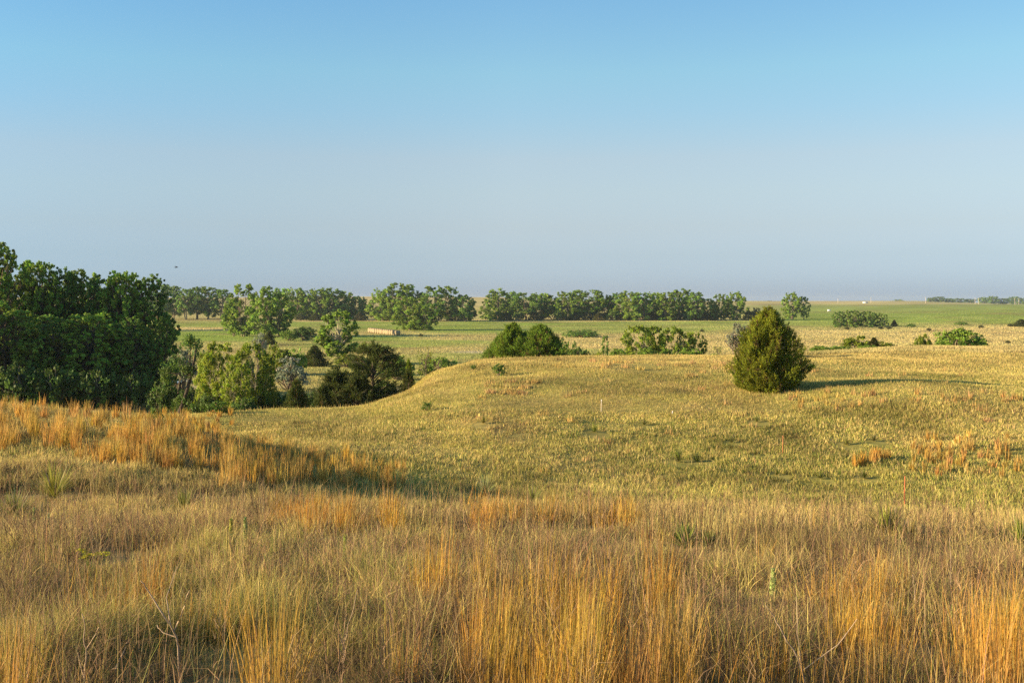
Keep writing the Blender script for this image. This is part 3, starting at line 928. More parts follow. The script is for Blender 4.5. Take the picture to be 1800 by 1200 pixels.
kind("thicket", lambda v: shrub(2.4, 7.0, 40, 5000, 0.22, CWD * 1.05, prad=.13), 1, M_LEAF)
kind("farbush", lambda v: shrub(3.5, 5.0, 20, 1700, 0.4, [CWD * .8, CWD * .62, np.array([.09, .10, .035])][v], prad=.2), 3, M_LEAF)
kind("sapling", lambda v: broadleaf(7, 3.4, 22, 2600, 0.38, [CWD * 1.15, CWD * 1.0, CW][v], bare=.03, prad=.2, tr=.016, shape=.8), 3, M_LEAF)
kind("horizon", lambda v: broadleaf(12, 14, 26, 1500, 1.3, [CWD * .9, CWD * .8, CWD][v], bare=.05, prad=.2, tr=.03), 3, M_LEAF)
PROF_H = [(0, .80), (.08, .92), (.22, 1.0), (.42, .93), (.58, .81), (.72, .65), (.84, .47), (.93, .29), (1, .06)]
PROF_C = [(0, .9), (.12, 1.0), (.35, .88), (.6, .62), (.8, .36), (1, .05)]
PROF_W = [(0, .95), (.2, 1.0), (.45, .85), (.65, .62), (.85, .3), (1, .06)]
PROF_O = [(0, .35), (.15, .6), (.3, 1.0), (.5, .95), (.7, .78), (.88, .5), (1, .1)]
PROF_S = [(0, .25), (.12, .9), (.3, .75), (.55, .48), (.8, .22), (1, .02)]
kind("hero", lambda v: juniper(4.0, 4.1, PROF_H, 3000, .54, 30, .034, JUN, .42, 10, .8), 1, M_NEEDLE)
kind("juniper", lambda v: juniper(3.0, 2.8, PROF_C, 1500, .45, 20, .034, [JUN * .9 + np.array([0, .03, 0]), JUD, JUN * .95 + np.array([0, .05, 0])][v], .42, 6, .9), 3, M_NEEDLE)
kind("spreadjuniper", lambda v: juniper(2.6, 3.6, PROF_W, 2200, .46, 24, .036, [np.array([.185, .265, .028]), np.array([.17, .25, .03])][v], .55, 16, 1.0), 2, M_NEEDLE)
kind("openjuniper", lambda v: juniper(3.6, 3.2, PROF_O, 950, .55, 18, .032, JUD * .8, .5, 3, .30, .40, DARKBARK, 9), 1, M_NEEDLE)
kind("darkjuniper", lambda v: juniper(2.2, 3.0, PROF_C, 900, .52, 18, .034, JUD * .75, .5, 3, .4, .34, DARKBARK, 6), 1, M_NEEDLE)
kind("spire", lambda v: juniper(3.0, 1.5, PROF_S, 1100, .28, 12, .04, JUD * .7, .3, 1), 1, M_NEEDLE)
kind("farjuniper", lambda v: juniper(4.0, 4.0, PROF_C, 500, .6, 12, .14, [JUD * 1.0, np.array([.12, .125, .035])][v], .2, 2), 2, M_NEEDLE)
kind("bare", lambda v: twiggy(3.0, 2.4, 15, [np.array([.20, .14, .11]), BARK * .8][v], [0, 500][v], YGR * .7, .12), 2, M_LEAF)
kind("smalltree", lambda v: twiggy(2.6, 2.6, 15, BARK * .8, 2200, CWD, .16), 1, M_LEAF)
kind("clumpy", lambda v: broadleaf(6.5, 4.0, 14, 2400, .2, CWD * .8, bare=.45, prad=.17, bark=DARKBARK, tr=.02), 1, M_LEAF)

ORD = ["first", "second", "third", "fourth", "fifth", "sixth", "seventh", "eighth", "ninth", "tenth", "eleventh", "twelfth", "thirteenth", "fourteenth", "fifteenth", "sixteenth", "seventeenth", "eighteenth", "nineteenth", "twentieth"]

# ------------------------------------------------------------------ left grove by the pond
GR = "cottonwoods of the dark grove on the left"
for (px, d, top, wd, lab) in [
    (-14, 96, 430, 104, "tallest cottonwood of the left grove, cut by the left edge of the picture"),
    (30, 101, 462, 84, "bright topped cottonwood just right of the tallest one at the left edge"),
    (68, 100, 461, 70, "narrow topped cottonwood standing second highest in the left grove"),
    (104, 102, 475, 84, "dark cottonwood of the left grove right of the second highest top"),
    (148, 104, 478, 88, "broad sunlit cottonwood in the middle of the left grove"),
    (186, 102, 489, 74, "lower cottonwood between the broad middle one and the two end ones of the grove"),
    (216, 101, 479, 76, "cottonwood second from the right end of the left grove, with a light pointed top"),
    (254, 103, 486, 84, "cottonwood at the right end of the left grove leaning over the pond"),
    (10, 90, 545, 120, "low dark cottonwood in front at the left edge, its crown below the others"),
    (85, 92, 556, 110, "low shaded cottonwood in front of the second highest top of the grove"),
    (160, 93, 552, 105, "low shaded cottonwood in front of the broad middle tree of the grove"),
    (222, 95, 560, 90, "low shaded cottonwood at the grove's right front beside the pond"),
    (282, 98, 560, 50, "small cottonwood at the right foot of the grove hanging low branches over the bank"),
]:
    plant("grove", px, d, top, wd * 1.3, lab, "tree", "cottonwood_tree", GR)
# the grove goes on beyond the left edge and throws its shade into the picture
for (px, d, top, wd) in [(-110, 99, 455, 120), (-215, 98, 450, 130), (-330, 100, 450, 130), (-450, 97, 450, 140), (-90, 88, 488, 130), (-185, 86, 472, 140), (-300, 85, 470, 140), (-400, 83, 480, 140), (-520, 81, 470, 140)]:
    plant("grove", px, d, top, wd, "cottonwood of the left grove outside the left edge of the picture", "tree", "cottonwood_tree", GR)
for (px, d, top, wd) in [(165, 345, 503, 80), (215, 348, 507, 80), (95, 344, 500, 85)]:
    plant("cottonwood", px, d, top, wd, "cottonwood hidden behind the left grove shading the green field", "tree", "cottonwood_tree", "trees behind the left grove")
# understory of the grove, the shade there put into a darker leaf tint
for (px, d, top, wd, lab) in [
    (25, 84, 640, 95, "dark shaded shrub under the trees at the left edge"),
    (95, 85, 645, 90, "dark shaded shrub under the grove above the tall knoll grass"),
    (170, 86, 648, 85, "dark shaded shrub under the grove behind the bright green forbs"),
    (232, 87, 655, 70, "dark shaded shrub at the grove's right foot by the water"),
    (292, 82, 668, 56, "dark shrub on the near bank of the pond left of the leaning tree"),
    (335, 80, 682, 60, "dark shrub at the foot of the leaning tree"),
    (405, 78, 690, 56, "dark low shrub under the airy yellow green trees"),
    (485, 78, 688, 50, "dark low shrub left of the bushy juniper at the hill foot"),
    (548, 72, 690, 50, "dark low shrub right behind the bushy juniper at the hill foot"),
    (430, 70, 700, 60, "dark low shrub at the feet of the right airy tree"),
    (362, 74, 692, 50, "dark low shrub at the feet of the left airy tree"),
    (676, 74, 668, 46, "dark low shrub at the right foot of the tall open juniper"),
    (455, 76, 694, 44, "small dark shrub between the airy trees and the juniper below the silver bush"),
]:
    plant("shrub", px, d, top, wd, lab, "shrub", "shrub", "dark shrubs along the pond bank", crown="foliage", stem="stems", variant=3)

# leaning tree on the bank
x, d = (318 - 900) / F * 79, 79.0
z = HH(x, d)
o = empty("leaning_tree", (x, d, z))
tk, cr = MB(), MB()
U = d / F
tops = np.array([[26 * U, .3, (752 - 612) * U], [10 * U, -.2, (752 - 655) * U], [-28 * U, .2, (752 - 662) * U], [38 * U, .1, (752 - 640) * U], [-8 * U, .4, (752 - 640) * U], [16 * U, 0, (752 - 600) * U]])
P0 = np.array([-14 * U, 0, -.3])
tt = np.linspace(0, 1, 9)[:, None]
tk.tube(P0 + (tops[0] - P0) * tt + np.sin(tt * np.pi) * np.array([.25, 0, -.1]), np.linspace(.2, .06, 9), DARKBARK * .8, 8)
for e in tops[1:]:
    limb(tk, P0 + (tops[0] - P0) * rnd.uniform(.4, .75), e, .07, .02, DARKBARK * .8, .15, 5)
puffs(cr, np.vstack([tops, tops + R.normal(0, .35, tops.shape)]), R.uniform(.35, .8, 12), np.full(12, 190), .17, CWD * .75, .2)
cr.obj("crown", M_LEAF, o); tk.obj("trunk", M_BARK, o, True)
props(o, "dark thin tree leaning right over the pond bank with sparse leaf clumps", "tree")

# airy yellow green trees in front of the field
AG = "airy yellow green trees by the pond"
for (px, d, top, wd, lab, v) in [
    (387, 76, 603, 84, "airy yellow green tree, left one of the bright pair by the pond", 0),
    (440, 75, 603, 80, "airy yellow green tree, right one of the bright pair by the pond", 1),
    (363, 78, 622, 44, "short yellow green tree left of the bright pair of airy trees", 2),
    (468, 77, 640, 36, "short yellow green tree right of the bright pair of airy trees", 2),
    (415, 73, 640, 60, "lower yellow green sapling in front between the bright pair of airy trees", 2),
]:
    plant("airy", px, d, top, wd, lab, "tree", "willow_tree", AG, variant=v)
OG = "silver grey olive bushes"
for (px, d, top, wd, lab, v) in [
    (316, 112, 602, 62, "wide silver grey bush behind the leaning tree", 1),
    (511, 118, 627, 62, "round silver grey bush on the open bank between the airy trees and the dark brush", 0),
    (456, 190, 585, 26, "small silver grey bush at the foot of the big willow cluster", 0),
    (1299, 78, 568, 44, "grey green bush half hidden by the left side of the big lone juniper", 2),
]:
    plant("olive", px, d, top, wd, lab, "bush", "olive_bush", OG, crown="foliage", stem="stems", variant=v)
plant("bare", 453, 118, 592, 26, "leafless purple brown bush above the airy yellow green trees", "bush", "bare_bush", None, stem="branches", variant=0)
SG = "green shrubs on the valley floor"
for (px, d, top, wd, lab, v) in [
    (490, 140, 606, 52, "pale olive shrub on the tan bank above the round silver bush", 2),
    (520, 142, 612, 40, "rounded olive shrub just right of the pale olive shrub on the tan bank", 1),
    (612, 158, 622, 46, "low yellow green shrub at the foot of the lone mid tree", 2),
    (640, 140, 628, 40, "dull low shrub right of the yellow green one behind the dark spreading juniper", 3),
    (535, 265, 574, 44, "dark green shrub right of the willow cluster on the field edge", 3),
    (508, 262, 580, 30, "round shrub tucked under the right side of the willow cluster", 0),
    (700, 132, 626, 60, "long low green shrub on the bank at the field's near edge", 0),
    (770, 134, 628, 70, "flat green shrub row right of the bare little tree", 0),
    (640, 200, 600, 20, "tiny shrub on the field edge right of the lone mid tree", 2),
]:
    plant("shrub", px, d, top, wd, lab, "shrub", "shrub", SG, crown="foliage", stem="stems", variant=v)

JG = "junipers around the pond and hill"
for (kn, px, d, top, wd, lab, v) in [
    ("juniper", 521, 63, 667, 62, "bushy dark green juniper at the foot of the hill below the round silver bush", 1),
    ("juniper", 553, 160, 607, 50, "rounded juniper left of the lone mid tree's pale trunk", 1),
    ("juniper", 473, 238, 581, 26, "small dark juniper at the foot of the willow cluster", 1),
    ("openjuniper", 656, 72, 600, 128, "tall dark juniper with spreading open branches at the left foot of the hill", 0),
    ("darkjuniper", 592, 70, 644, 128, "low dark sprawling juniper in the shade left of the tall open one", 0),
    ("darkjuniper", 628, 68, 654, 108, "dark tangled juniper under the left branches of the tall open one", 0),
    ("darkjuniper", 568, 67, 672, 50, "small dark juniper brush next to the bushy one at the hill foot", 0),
    ("darkjuniper", 718, 70, 648, 36, "small dark juniper peeking over the hill's left slope", 0),
    ("juniper", 718, 88, 632, 28, "small green juniper behind the dark one on the hill's left slope", 2),
    ("spreadjuniper", 903, 80, 568, 80, "pointed juniper, taller left one of the pair on the hill crest", 0),
    ("spreadjuniper", 950, 79, 571, 104, "broad bright juniper, right one of the pair on the hill crest", 1),
    ("spreadjuniper", 924, 81, 584, 76, "lower juniper filling the gap between the pair on the hill crest", 1),
    ("spreadjuniper", 876, 82, 592, 56, "low juniper at the left foot of the pair on the hill crest", 1),
    ("juniper", 978, 82, 592, 34, "low dark juniper at the right foot of the pair on the hill crest", 1),
    ("spire", 1536, 98, 593, 28, "small dark pointed juniper among the green shrubs on the right", 0),
    ("juniper", 1795, 395, 561, 34, "dark juniper cut by the right edge on the tan field", 1),
    ("spire", 1572, 405, 562, 12, "small dark juniper just right of the young grove", 0),
]:
    plant(kn, px, d, top, wd, lab, "juniper", "juniper_tree", JG, crown="foliage", stem="trunk", variant=v)
plant("hero", 1350, 51.5, 543, 123, "big lone rounded juniper standing on the near hump on the right", "juniper", "juniper_tree", JG, crown="foliage", rz=3.9)

# bare and thin small trees
plant("bare", 748, 86, 604, 36, "thin nearly leafless little tree left of the hill crest", "tree", "bare_tree", None, stem="branches", variant=1)
plant("bare", 1261, 86, 604, 22, "thin bare stemmed little tree left of the big lone juniper", "tree", "bare_tree", None, stem="branches", variant=1)
plant("smalltree", 1002, 105, 588, 36, "small dark flat topped tree right of the juniper pair", "tree", "small_tree")
plant("sapling", 1064, 105, 590, 18, "small narrow upright green tree between the juniper pair and the umbrella trees", "tree", "sapling_tree", variant=0)
plant("bare", 770, 82, 628, 24, "low bare twigs on the slope right of the thin little tree", "bush", "bare_bush", None, stem="branches", variant=0)

# lone mid trees
plant("midtree", 594, 164, 545, 70, "leafy lone mid distance cottonwood with a pale trunk", "tree", "cottonwood_tree")
WG = "tall willows in the mid distance cluster"
for (px, d, top, wd, lab, v) in [
    (428, 292, 500, 66, "tallest pale green willow at the left of the mid distance cluster", 0),
    (462, 286, 504, 56, "middle willow of the mid distance cluster with a dark trunk", 1),
    (492, 290, 516, 56, "right willow of the mid distance cluster, lower than the others", 0),
    (410, 294, 522, 40, "slim willow on the left flank of the mid distance cluster", 1),
]:
    plant("bigwillow", px, d, top, wd, lab, "tree", "willow_tree", WG, variant=v)

# umbrella shaped trees beyond the crest
UG = "flat topped trees beyond the hill crest"
for (px, d, top, wd, lab, v) in [
    (1122, 112, 572, 60, "flat topped yellow green tree, left one of the two beyond the crest", 0),
    (1150, 114, 573, 44, "flat topped tree joined to the right side of the left yellow green one", 0),
    (1184, 112, 574, 52, "yellow green tree, right one of the two beyond the crest", 1),
    (1217, 114, 584, 46, "lower spreading tree at the right end of the flat topped trees", 0),
]:
    plant("umbrella", px, d, top, wd, lab, "tree", "umbrella_tree", UG, variant=v)
SH = "green shrubs along the back of the hill"
for (px, d, top, wd, lab, v) in [
    (1086, 84, 612, 32, "dark green rounded shrub left of the flat topped trees", 0),
    (1140, 86, 610, 36, "green shrub under the left flat topped tree", 0),
    (1170, 87, 612, 26, "green shrub between the two flat topped trees", 0),
    (1213, 88, 612, 48, "green shrub under the right end of the flat topped trees", 1),
    (1256, 82, 621, 18, "tiny green shrub beside the thin bare stemmed tree", 1),
    (1016, 88, 612, 44, "dark low shrub right of the juniper pair at the crest", 3),
    (1050, 90, 618, 30, "low grey green shrub at the crest under the narrow upright tree", 2),
    (1440, 96, 607, 36, "low green shrub just right of the big lone juniper", 0),
    (1475, 97, 608, 54, "long low green shrub left of the yellow green one on the right", 0),
    (1502, 100, 590, 48, "tall yellow green shrub on the right beside the small pointed juniper", 2),
    (1525, 97, 606, 40, "green shrub around the foot of the small pointed juniper", 1),
    (1556, 100, 600, 34, "dull green shrub right of the small pointed juniper", 2),
    (1599, 99, 605, 18, "tiny dark shrub halfway between the pointed juniper and the big right shrub", 3),
    (1621, 104, 587, 30, "pale green upright shrub left of the big right shrub", 2),
    (1690, 104, 577, 78, "big spreading green shrub at the right", 0),
    (1660, 102, 595, 36, "lower part shrub at the left foot of the big right shrub", 1),
    (1723, 103, 594, 28, "small green shrub at the right foot of the big right shrub", 1),
    (1428, 66, 640, 12, "tiny green shrub on the slope right of the big lone juniper", 0),
]:
    plant("shrub", px, d, top, wd, lab, "shrub", "shrub", SH, crown="foliage", stem="stems", variant=v)
plant("thicket", 1022, 288, 579, 66, "long low dark green thicket on the field behind the juniper pair", "shrub", "thicket", crown="foliage", stem="stems")
plant("thicket", 1690, 420, 565, 22, "small low thicket on the far edge of the right tan field", "shrub", "thicket", crown="foliage", stem="stems")
plant("thicket", 1601, 392, 568, 14, "small flat green thicket right of the young grove", "shrub", "thicket", crown="foliage", stem="stems")
for (px, py, lab) in [(1489, 580, "below the young grove's left end"), (1548, 579, "below the young grove's right end"), (1563, 579, "just right of the dot below the young grove's right end"), (1633, 582, "on the tan field left of the big right shrub"), (1776, 575, "near the juniper at the right edge"), (740, 592, "right of the hay bales"), (1234, 584, "above the right end of the flat topped trees"), (1772, 604, "right of the big right shrub"), (1724, 577, "above the big right shrub's right end")]:
    x, d = hit(px, py)
    plant("farbush", px, d, py - 6, 9, "tiny dark bush dot " + lab, "bush", "bush", "tiny bushes dotted over the fields", crown="foliage", stem="stems", variant=2)

# small bright bushes on the near slopes
LG = "small bright green bushes on the near slopes"
for (px, py, hpx, wd, lab, v, dm) in [
    (380, 728, 24, 48, "bright green bush on the grass lip below the airy trees", 0, 30),
    (877, 660, 22, 28, "small bright green bush on the hill slope below the juniper pair", 0, 40),
    (750, 722, 16, 20, "tiny bright green bush low on the hill's left slope", 1, 36),
    (832, 650, 9, 12, "tiniest green bush near the left shoulder of the hill", 0, 40),
    (112, 716, 34, 46, "bright green bush on the knoll, left one of the three under the grove", 1, 24),
    (150, 718, 36, 50, "bright green bush on the knoll, middle one of the three under the grove", 0, 24),
    (185, 722, 36, 46, "bright green bush on the knoll, right one of the three under the grove", 1, 24),
    (275, 742, 26, 26, "small green bush at the knoll's right shoulder", 1, 26),
]:
    x, d = hit(px, py, dm)
    plant("lowbush", px, d, py - hpx, wd, lab, "bush", "green_bush", LG, crown="foliage", stem="stems", variant=v)

# ------------------------------------------------------------------ far tree rows
rows = [
    ("far row left of the willows", [("tallbole", 279, 500, 44), ("tallbole", 305, 503, 42), ("tallbole", 327, 508, 38), ("tallbole", 346, 505, 42), ("tallbole", 366, 504, 42), ("tallbole", 390, 509, 40)], 552, 562),
    ("far row right of the willows", [("cottonwood", 496, 507, 44), ("cottonwood", 517, 506, 44), ("cottonwood", 540, 510, 42), ("cottonwood", 562, 507, 44), ("cottonwood", 584, 507, 42), ("cottonwood", 606, 513, 40), ("cottonwood", 626, 521, 36), ("sapling", 641, 526, 20)], 540, 560),
    ("grove behind the hay bales", [("cottonwood", 672, 507, 42), ("cottonwood", 700, 498, 60), ("cottonwood", 728, 512, 46), ("tallbole", 762, 503, 36), ("tallbole", 786, 503, 44), ("cottonwood", 816, 518, 36)], 505, 561),
    ("long far row in the middle", [("sapling", 853, 527, 18), ("cottonwood", 876, 508, 48), ("cottonwood", 900, 513, 42), ("tallbole", 925, 515, 46), ("cottonwood", 951, 515, 42), ("tallbole", 972, 518, 36), ("cottonwood", 994, 513, 40), ("bigwillow", 1014, 510, 42), ("bigwillow", 1038, 510, 48), ("cottonwood", 1062, 519, 36), ("cottonwood", 1084, 515, 40), ("cottonwood", 1105, 512, 44), ("cottonwood", 1128, 515, 42), ("cottonwood", 1150, 514, 42), ("cottonwood", 1172, 514, 40), ("cottonwood", 1197, 508, 48), ("cottonwood", 1220, 514, 36), ("cottonwood", 1238, 523, 34)], 528, 562),
]
for rname, lst, d0, basepy in rows:
    tp = [t for (_, _, t, _) in lst]
    for k, (kn, px, top, wd) in enumerate(lst):
        look = "tallest" if top == min(tp) and tp.count(top) == 1 else ("lowest" if top == max(tp) and tp.count(top) == 1 else ("high boled" if kn == "tallbole" else ("pale dense" if kn == "bigwillow" else "round crowned")))
        if len(lst) - k <= 2: pos = ["last on the right", "second from the right end"][len(lst) - 1 - k]
        else: pos = ORD[k] + " from the left"
        plant(kn, px, d0 + rnd.uniform(-9, 14), top, wd * 1.22, f"{look} tree, {pos} in the {rname}", "tree", "cottonwood_tree" if kn != "sapling" else "small_tree", "trees of the " + rname)
plant("cottonwood", 720, 357, 522, 70, "large spreading cottonwood standing alone behind the hay bales", "tree", "cottonwood_tree", variant=2)
plant("cottonwood", 747, 352, 534, 44, "lower leaning cottonwood at the right of the large one behind the hay bales", "tree", "cottonwood_tree", variant=5)
plant("cottonwood", 1268, 526, 517, 34, "left half tree of the far pair right of the long row", "tree", "cottonwood_tree", "far pair of trees right of the long row")
plant("cottonwood", 1294, 524, 513, 40, "taller right tree of the far pair right of the long row", "tree", "cottonwood_tree", "far pair of trees right of the long row")
plant("cottonwood", 1392, 548, 514, 38, "lone tree above the big juniper at the far field edge", "tree", "cottonwood_tree", variant=0)
plant("tallbole", 1413, 550, 521, 22, "slim tree touching the right side of the lone far tree", "tree", "cottonwood_tree", variant=1)
# dark junipers and brush under the rows
UN = "dark junipers and brush under the far rows"
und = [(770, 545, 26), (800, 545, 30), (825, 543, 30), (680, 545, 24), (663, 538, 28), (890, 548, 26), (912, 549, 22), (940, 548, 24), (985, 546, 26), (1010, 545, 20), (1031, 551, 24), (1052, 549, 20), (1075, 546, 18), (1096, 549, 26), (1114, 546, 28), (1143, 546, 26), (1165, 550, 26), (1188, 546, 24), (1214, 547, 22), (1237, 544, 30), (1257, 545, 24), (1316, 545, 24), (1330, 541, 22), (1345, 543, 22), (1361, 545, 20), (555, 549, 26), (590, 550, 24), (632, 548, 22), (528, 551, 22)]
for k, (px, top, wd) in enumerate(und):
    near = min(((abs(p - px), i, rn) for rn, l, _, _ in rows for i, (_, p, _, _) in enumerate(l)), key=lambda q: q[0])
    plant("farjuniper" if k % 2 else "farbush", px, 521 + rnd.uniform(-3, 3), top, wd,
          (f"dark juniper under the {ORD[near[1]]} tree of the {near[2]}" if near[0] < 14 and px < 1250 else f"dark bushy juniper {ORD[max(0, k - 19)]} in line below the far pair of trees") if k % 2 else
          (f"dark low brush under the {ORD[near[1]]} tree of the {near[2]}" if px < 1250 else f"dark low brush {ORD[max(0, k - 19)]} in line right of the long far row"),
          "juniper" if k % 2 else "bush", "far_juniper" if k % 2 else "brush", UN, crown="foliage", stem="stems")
# dense young grove on the right field
yg = [(1471, 548, 22), (1480, 547, 20), (1490, 545, 20), (1499, 545, 20), (1508, 546, 20), (1517, 547, 20), (1527, 547, 20), (1537, 549, 18), (1547, 550, 18), (1556, 553, 15), (1475, 551, 20), (1503, 549, 20), (1531, 551, 18)]
for k, (px, top, wd) in enumerate(yg):
    lab = f"young dense green tree, {ORD[k]} from the left in the back line of the young grove" if k < 10 else f"young green tree, {ORD[k - 10]} from the left in the front line of the young grove"
    plant("sapling", px, (402 if k < 10 else 388) + rnd.uniform(-3, 3), top, wd, lab, "tree", "young_tree", "trees of the young grove on the right field")
# trees along the horizon
hz = [(1636, 523, 16), (1650, 521, 24), (1668, 524, 24), (1688, 524, 26), (1706, 525, 20), (1729, 522, 22), (1746, 520, 24), (1763, 524, 24), (1784, 521, 26), (1803, 523, 22), (1821, 522, 24)]
for k, (px, top, wd) in enumerate(hz):
    lab = f"hazy rounded tree, {ORD[k]} from the left in the tall row on the right horizon"
    plant("horizon", px, 2250 + rnd.uniform(-40, 60), top, wd, lab, "tree", "horizon_tree", "hazy trees along the right horizon")
hz2 = [(1334, 529, 10), (1353, 528, 12), (1486, 531, 16), (1500, 530, 16), (1516, 531, 16), (1533, 530, 16), (1550, 530, 16), (1565, 531, 14), (1580, 526, 20), (1597, 530, 16), (1612, 530, 16), (1624, 530, 14)]
for k, (px, top, wd) in enumerate(hz2):
    lab = f"tiny hazy tree, {ORD[k]} from the left in the low line on the horizon"
    plant("horizon", px, 2900 + rnd.uniform(-60, 60), top, wd, lab, "tree", "horizon_tree", "tiny trees in the low line on the horizon", base=536 if px > 1400 else 533)

# ------------------------------------------------------------------ hay bales
bale = MB()
rb, wb = 0.78, 1.5
prof = [(0.0, 0.0), (0.25, 0.01), (0.55, 0.0), (0.70, 0.015), (0.78, 0.07), (0.79, 0.3), (0.77, 0.75), (0.79, 1.2), (0.78, 1.43), (0.70, 1.485), (0.45, 1.5), (0.0, 1.495)]
na = 22
V = []
for (r, s) in prof:
    for a in range(na):
        t = a / na * 2 * math.pi
        rr = r * (1 + 0.02 * math.sin(3 * t + s * 4))
        V.append([s - wb / 2, rr * math.cos(t), rb + rr * math.sin(t) * (1.0 if math.sin(t) > 0 else 0.97)])
q = [[i * na + j, i * na + (j + 1) % na, (i + 1) * na + (j + 1) % na, (i + 1) * na + j] for i in range(len(prof) - 1) for j in range(na)]
bale.add(V, vary(np.tile([.33, .255, .145], (len(V), 1)), .1, .03), q)
balem = bale.mesh("hay_bale", M_HAY, True)
for k in range(15):
    f = k / 14.0
    x = (651 - 900) / F * 331 + f * 12.4; d = 331 - 29.5 * f
    o = bpy.data.objects.new("hay_bale", balem)
    o.location = (x + rnd.uniform(-.12, .12), d, HH(x, d) - 0.03)
    o.rotation_euler = (0, 0, math.atan2(-27.0, 11.6) + math.radians(96 + rnd.uniform(-6, 6)))
    COL.objects.link(o)
    lab = "last round hay bale at the right end of the row" if k == 14 else ("first round hay bale at the left end of the row" if k == 0 else f"round hay bale, {ORD[k]} from the left in the row on the green field")
    props(o, lab, "hay bale", "round hay bales lined up on the field")

# ------------------------------------------------------------------ poles, sheds and stakes
for k, (px, top, lab) in enumerate([
    (1473, 524, "faint utility pole furthest left on the right horizon"), (1531, 523, "pale utility pole on the horizon right of the low white shed"), (1627, 522, "pale utility pole at the left end of the tall horizon trees"),
    (1714, 523, "pale utility pole in the gap of the horizon trees, left of two"), (1720, 523, "pale utility pole in the gap of the horizon trees, right of two"), (1784, 524, "pale utility pole near the right edge, left of two"), (1791, 524, "pale utility pole near the right edge, right of two")]):
    d = 1750.0
    x = (px - 900) / F * d
    z = HH(x, d)
    h = EYE - (top - HOR) / F * d - z
    o = empty("utility_pole", (x, d, z))
    m = MB(); m.tube([[0, 0, -1], [0, 0, h * .5], [0, 0, h]], [.30, .26, .2], PALEBARK * 1.5, 8); m.obj("pole", M_PAINT, o, True)
    m = MB(); m.box((0, -.24, h * .93), (2.4, .16, .2), PALEBARK * 1.2); m.obj("crossarm", M_PAINT, o)
    props(o, lab, "utility pole", "utility poles along the right horizon")

x, d = (1521 - 900) / F * 1660, 1660.0
o = empty("shed", (x, d, HH(x, d)))
m = MB(); m.box((0, 0, .6), (7.5, 5, 1.2), (.6, .6, .58)); m.obj("wall", M_PAINT, o)
m = MB(); m.add([[-4.0, -2.8, 1.15], [4.0, -2.8, 1.15], [4.0, 2.8, 1.15], [-4.0, 2.8, 1.15], [-4.0, 0, 2.2], [4.0, 0, 2.2]], (.82, .82, .80), [[0, 1, 5, 4], [2, 3, 4, 5], [0, 3, 2, 1]], [[0, 4, 3], [1, 2, 5]]); m.obj("roof", M_PAINT, o)
props(o, "long low white roofed shed on the far edge of the green field", "shed")
x, d = (1457 - 900) / F * 830, 830.0
o = empty("stock_tank", (x, d, HH(x, d)))
m = MB()
m.tube([[-1.3, 0, 1.0], [-1.15, 0, 1.0], [1.15, 0, 1.0], [1.3, 0, 1.0]], [.55, .75, .75, .55], (.85, .85, .83), 16); m.obj("tank", M_PAINT, o, True)
m = MB(); m.box((-.8, 0, .2), (.2, 1.1, .55), (.35, .34, .32)); m.box((.8, 0, .2), (.2, 1.1, .55), (.35, .34, .32)); m.obj("stand", M_PAINT, o)
props(o, "small white tank far out on the green field above the young grove", "tank")

for (px, py, top, r, col, lab, cat, nm, dm) in [
    (1057, 724, 702, .022, (.55, .45, .32), "thin pale wooden post low on the hill in the middle", "post", "wooden_post", 30),
    (1182, 728, 722, .022, (.75, .72, .66), "tiny white topped stub post right of the thin pale wooden post", "post", "wooden_post", 30),
    (1376, 800, 765, .015, (.42, .15, .05), "thin rusty orange marker stake on the slope below the big lone juniper", "stake", "marker_stake", 24),
    (1590, 893, 836, .013, (.50, .13, .05), "bright rusty orange marker stake standing behind the right lip of the near rise", "stake", "marker_stake", 17)]:
    x, d = hit(px, py, dm)
    z = HH(x, d)
    h = EYE - (top - HOR) / F * d - z
    o = empty(nm, (x, d, z))
    m = MB(); m.tube([[0, 0, -.2], [0, 0, h * .5], [.01, 0, h * .9]], [r, r, r * .95], col, 6); m.obj("shaft", M_PAINT, o)
    m = MB(); m.tube([[.01, 0, h * .9], [.01, 0, h * .96], [.01, 0, h]], [r * 1.15, r * 1.15, r * .6], np.array(col) * 1.15 if cat == "stake" else (.78, .75, .68), 6); m.obj("cap", M_PAINT, o)
    props(o, lab, cat)

# ------------------------------------------------------------------ morning haze in the air
m = MB(); m.box((0, 2700, (20 - 30) / 2), (11000, 5600, 50), (1, 1, 1))
hz_m = bpy.data.materials.new("haze"); hz_m.use_nodes = True
t = hz_m.node_tree
for q in list(t.nodes): t.nodes.remove(q)
ho = t.nodes.new("ShaderNodeOutputMaterial"); pv = t.nodes.new("ShaderNodeVolumePrincipled")
pv.inputs['Color'].default_value = (0.66, 0.76, 0.90, 1)
pv.inputs['Density'].default_value = 0.00008
pv.inputs['Anisotropy'].default_value = 0.2
t.links.new(pv.outputs[0], ho.inputs['Volume'])
props(m.obj("haze", hz_m), kind="stuff", label="thin morning haze over the far fields", cat="haze")

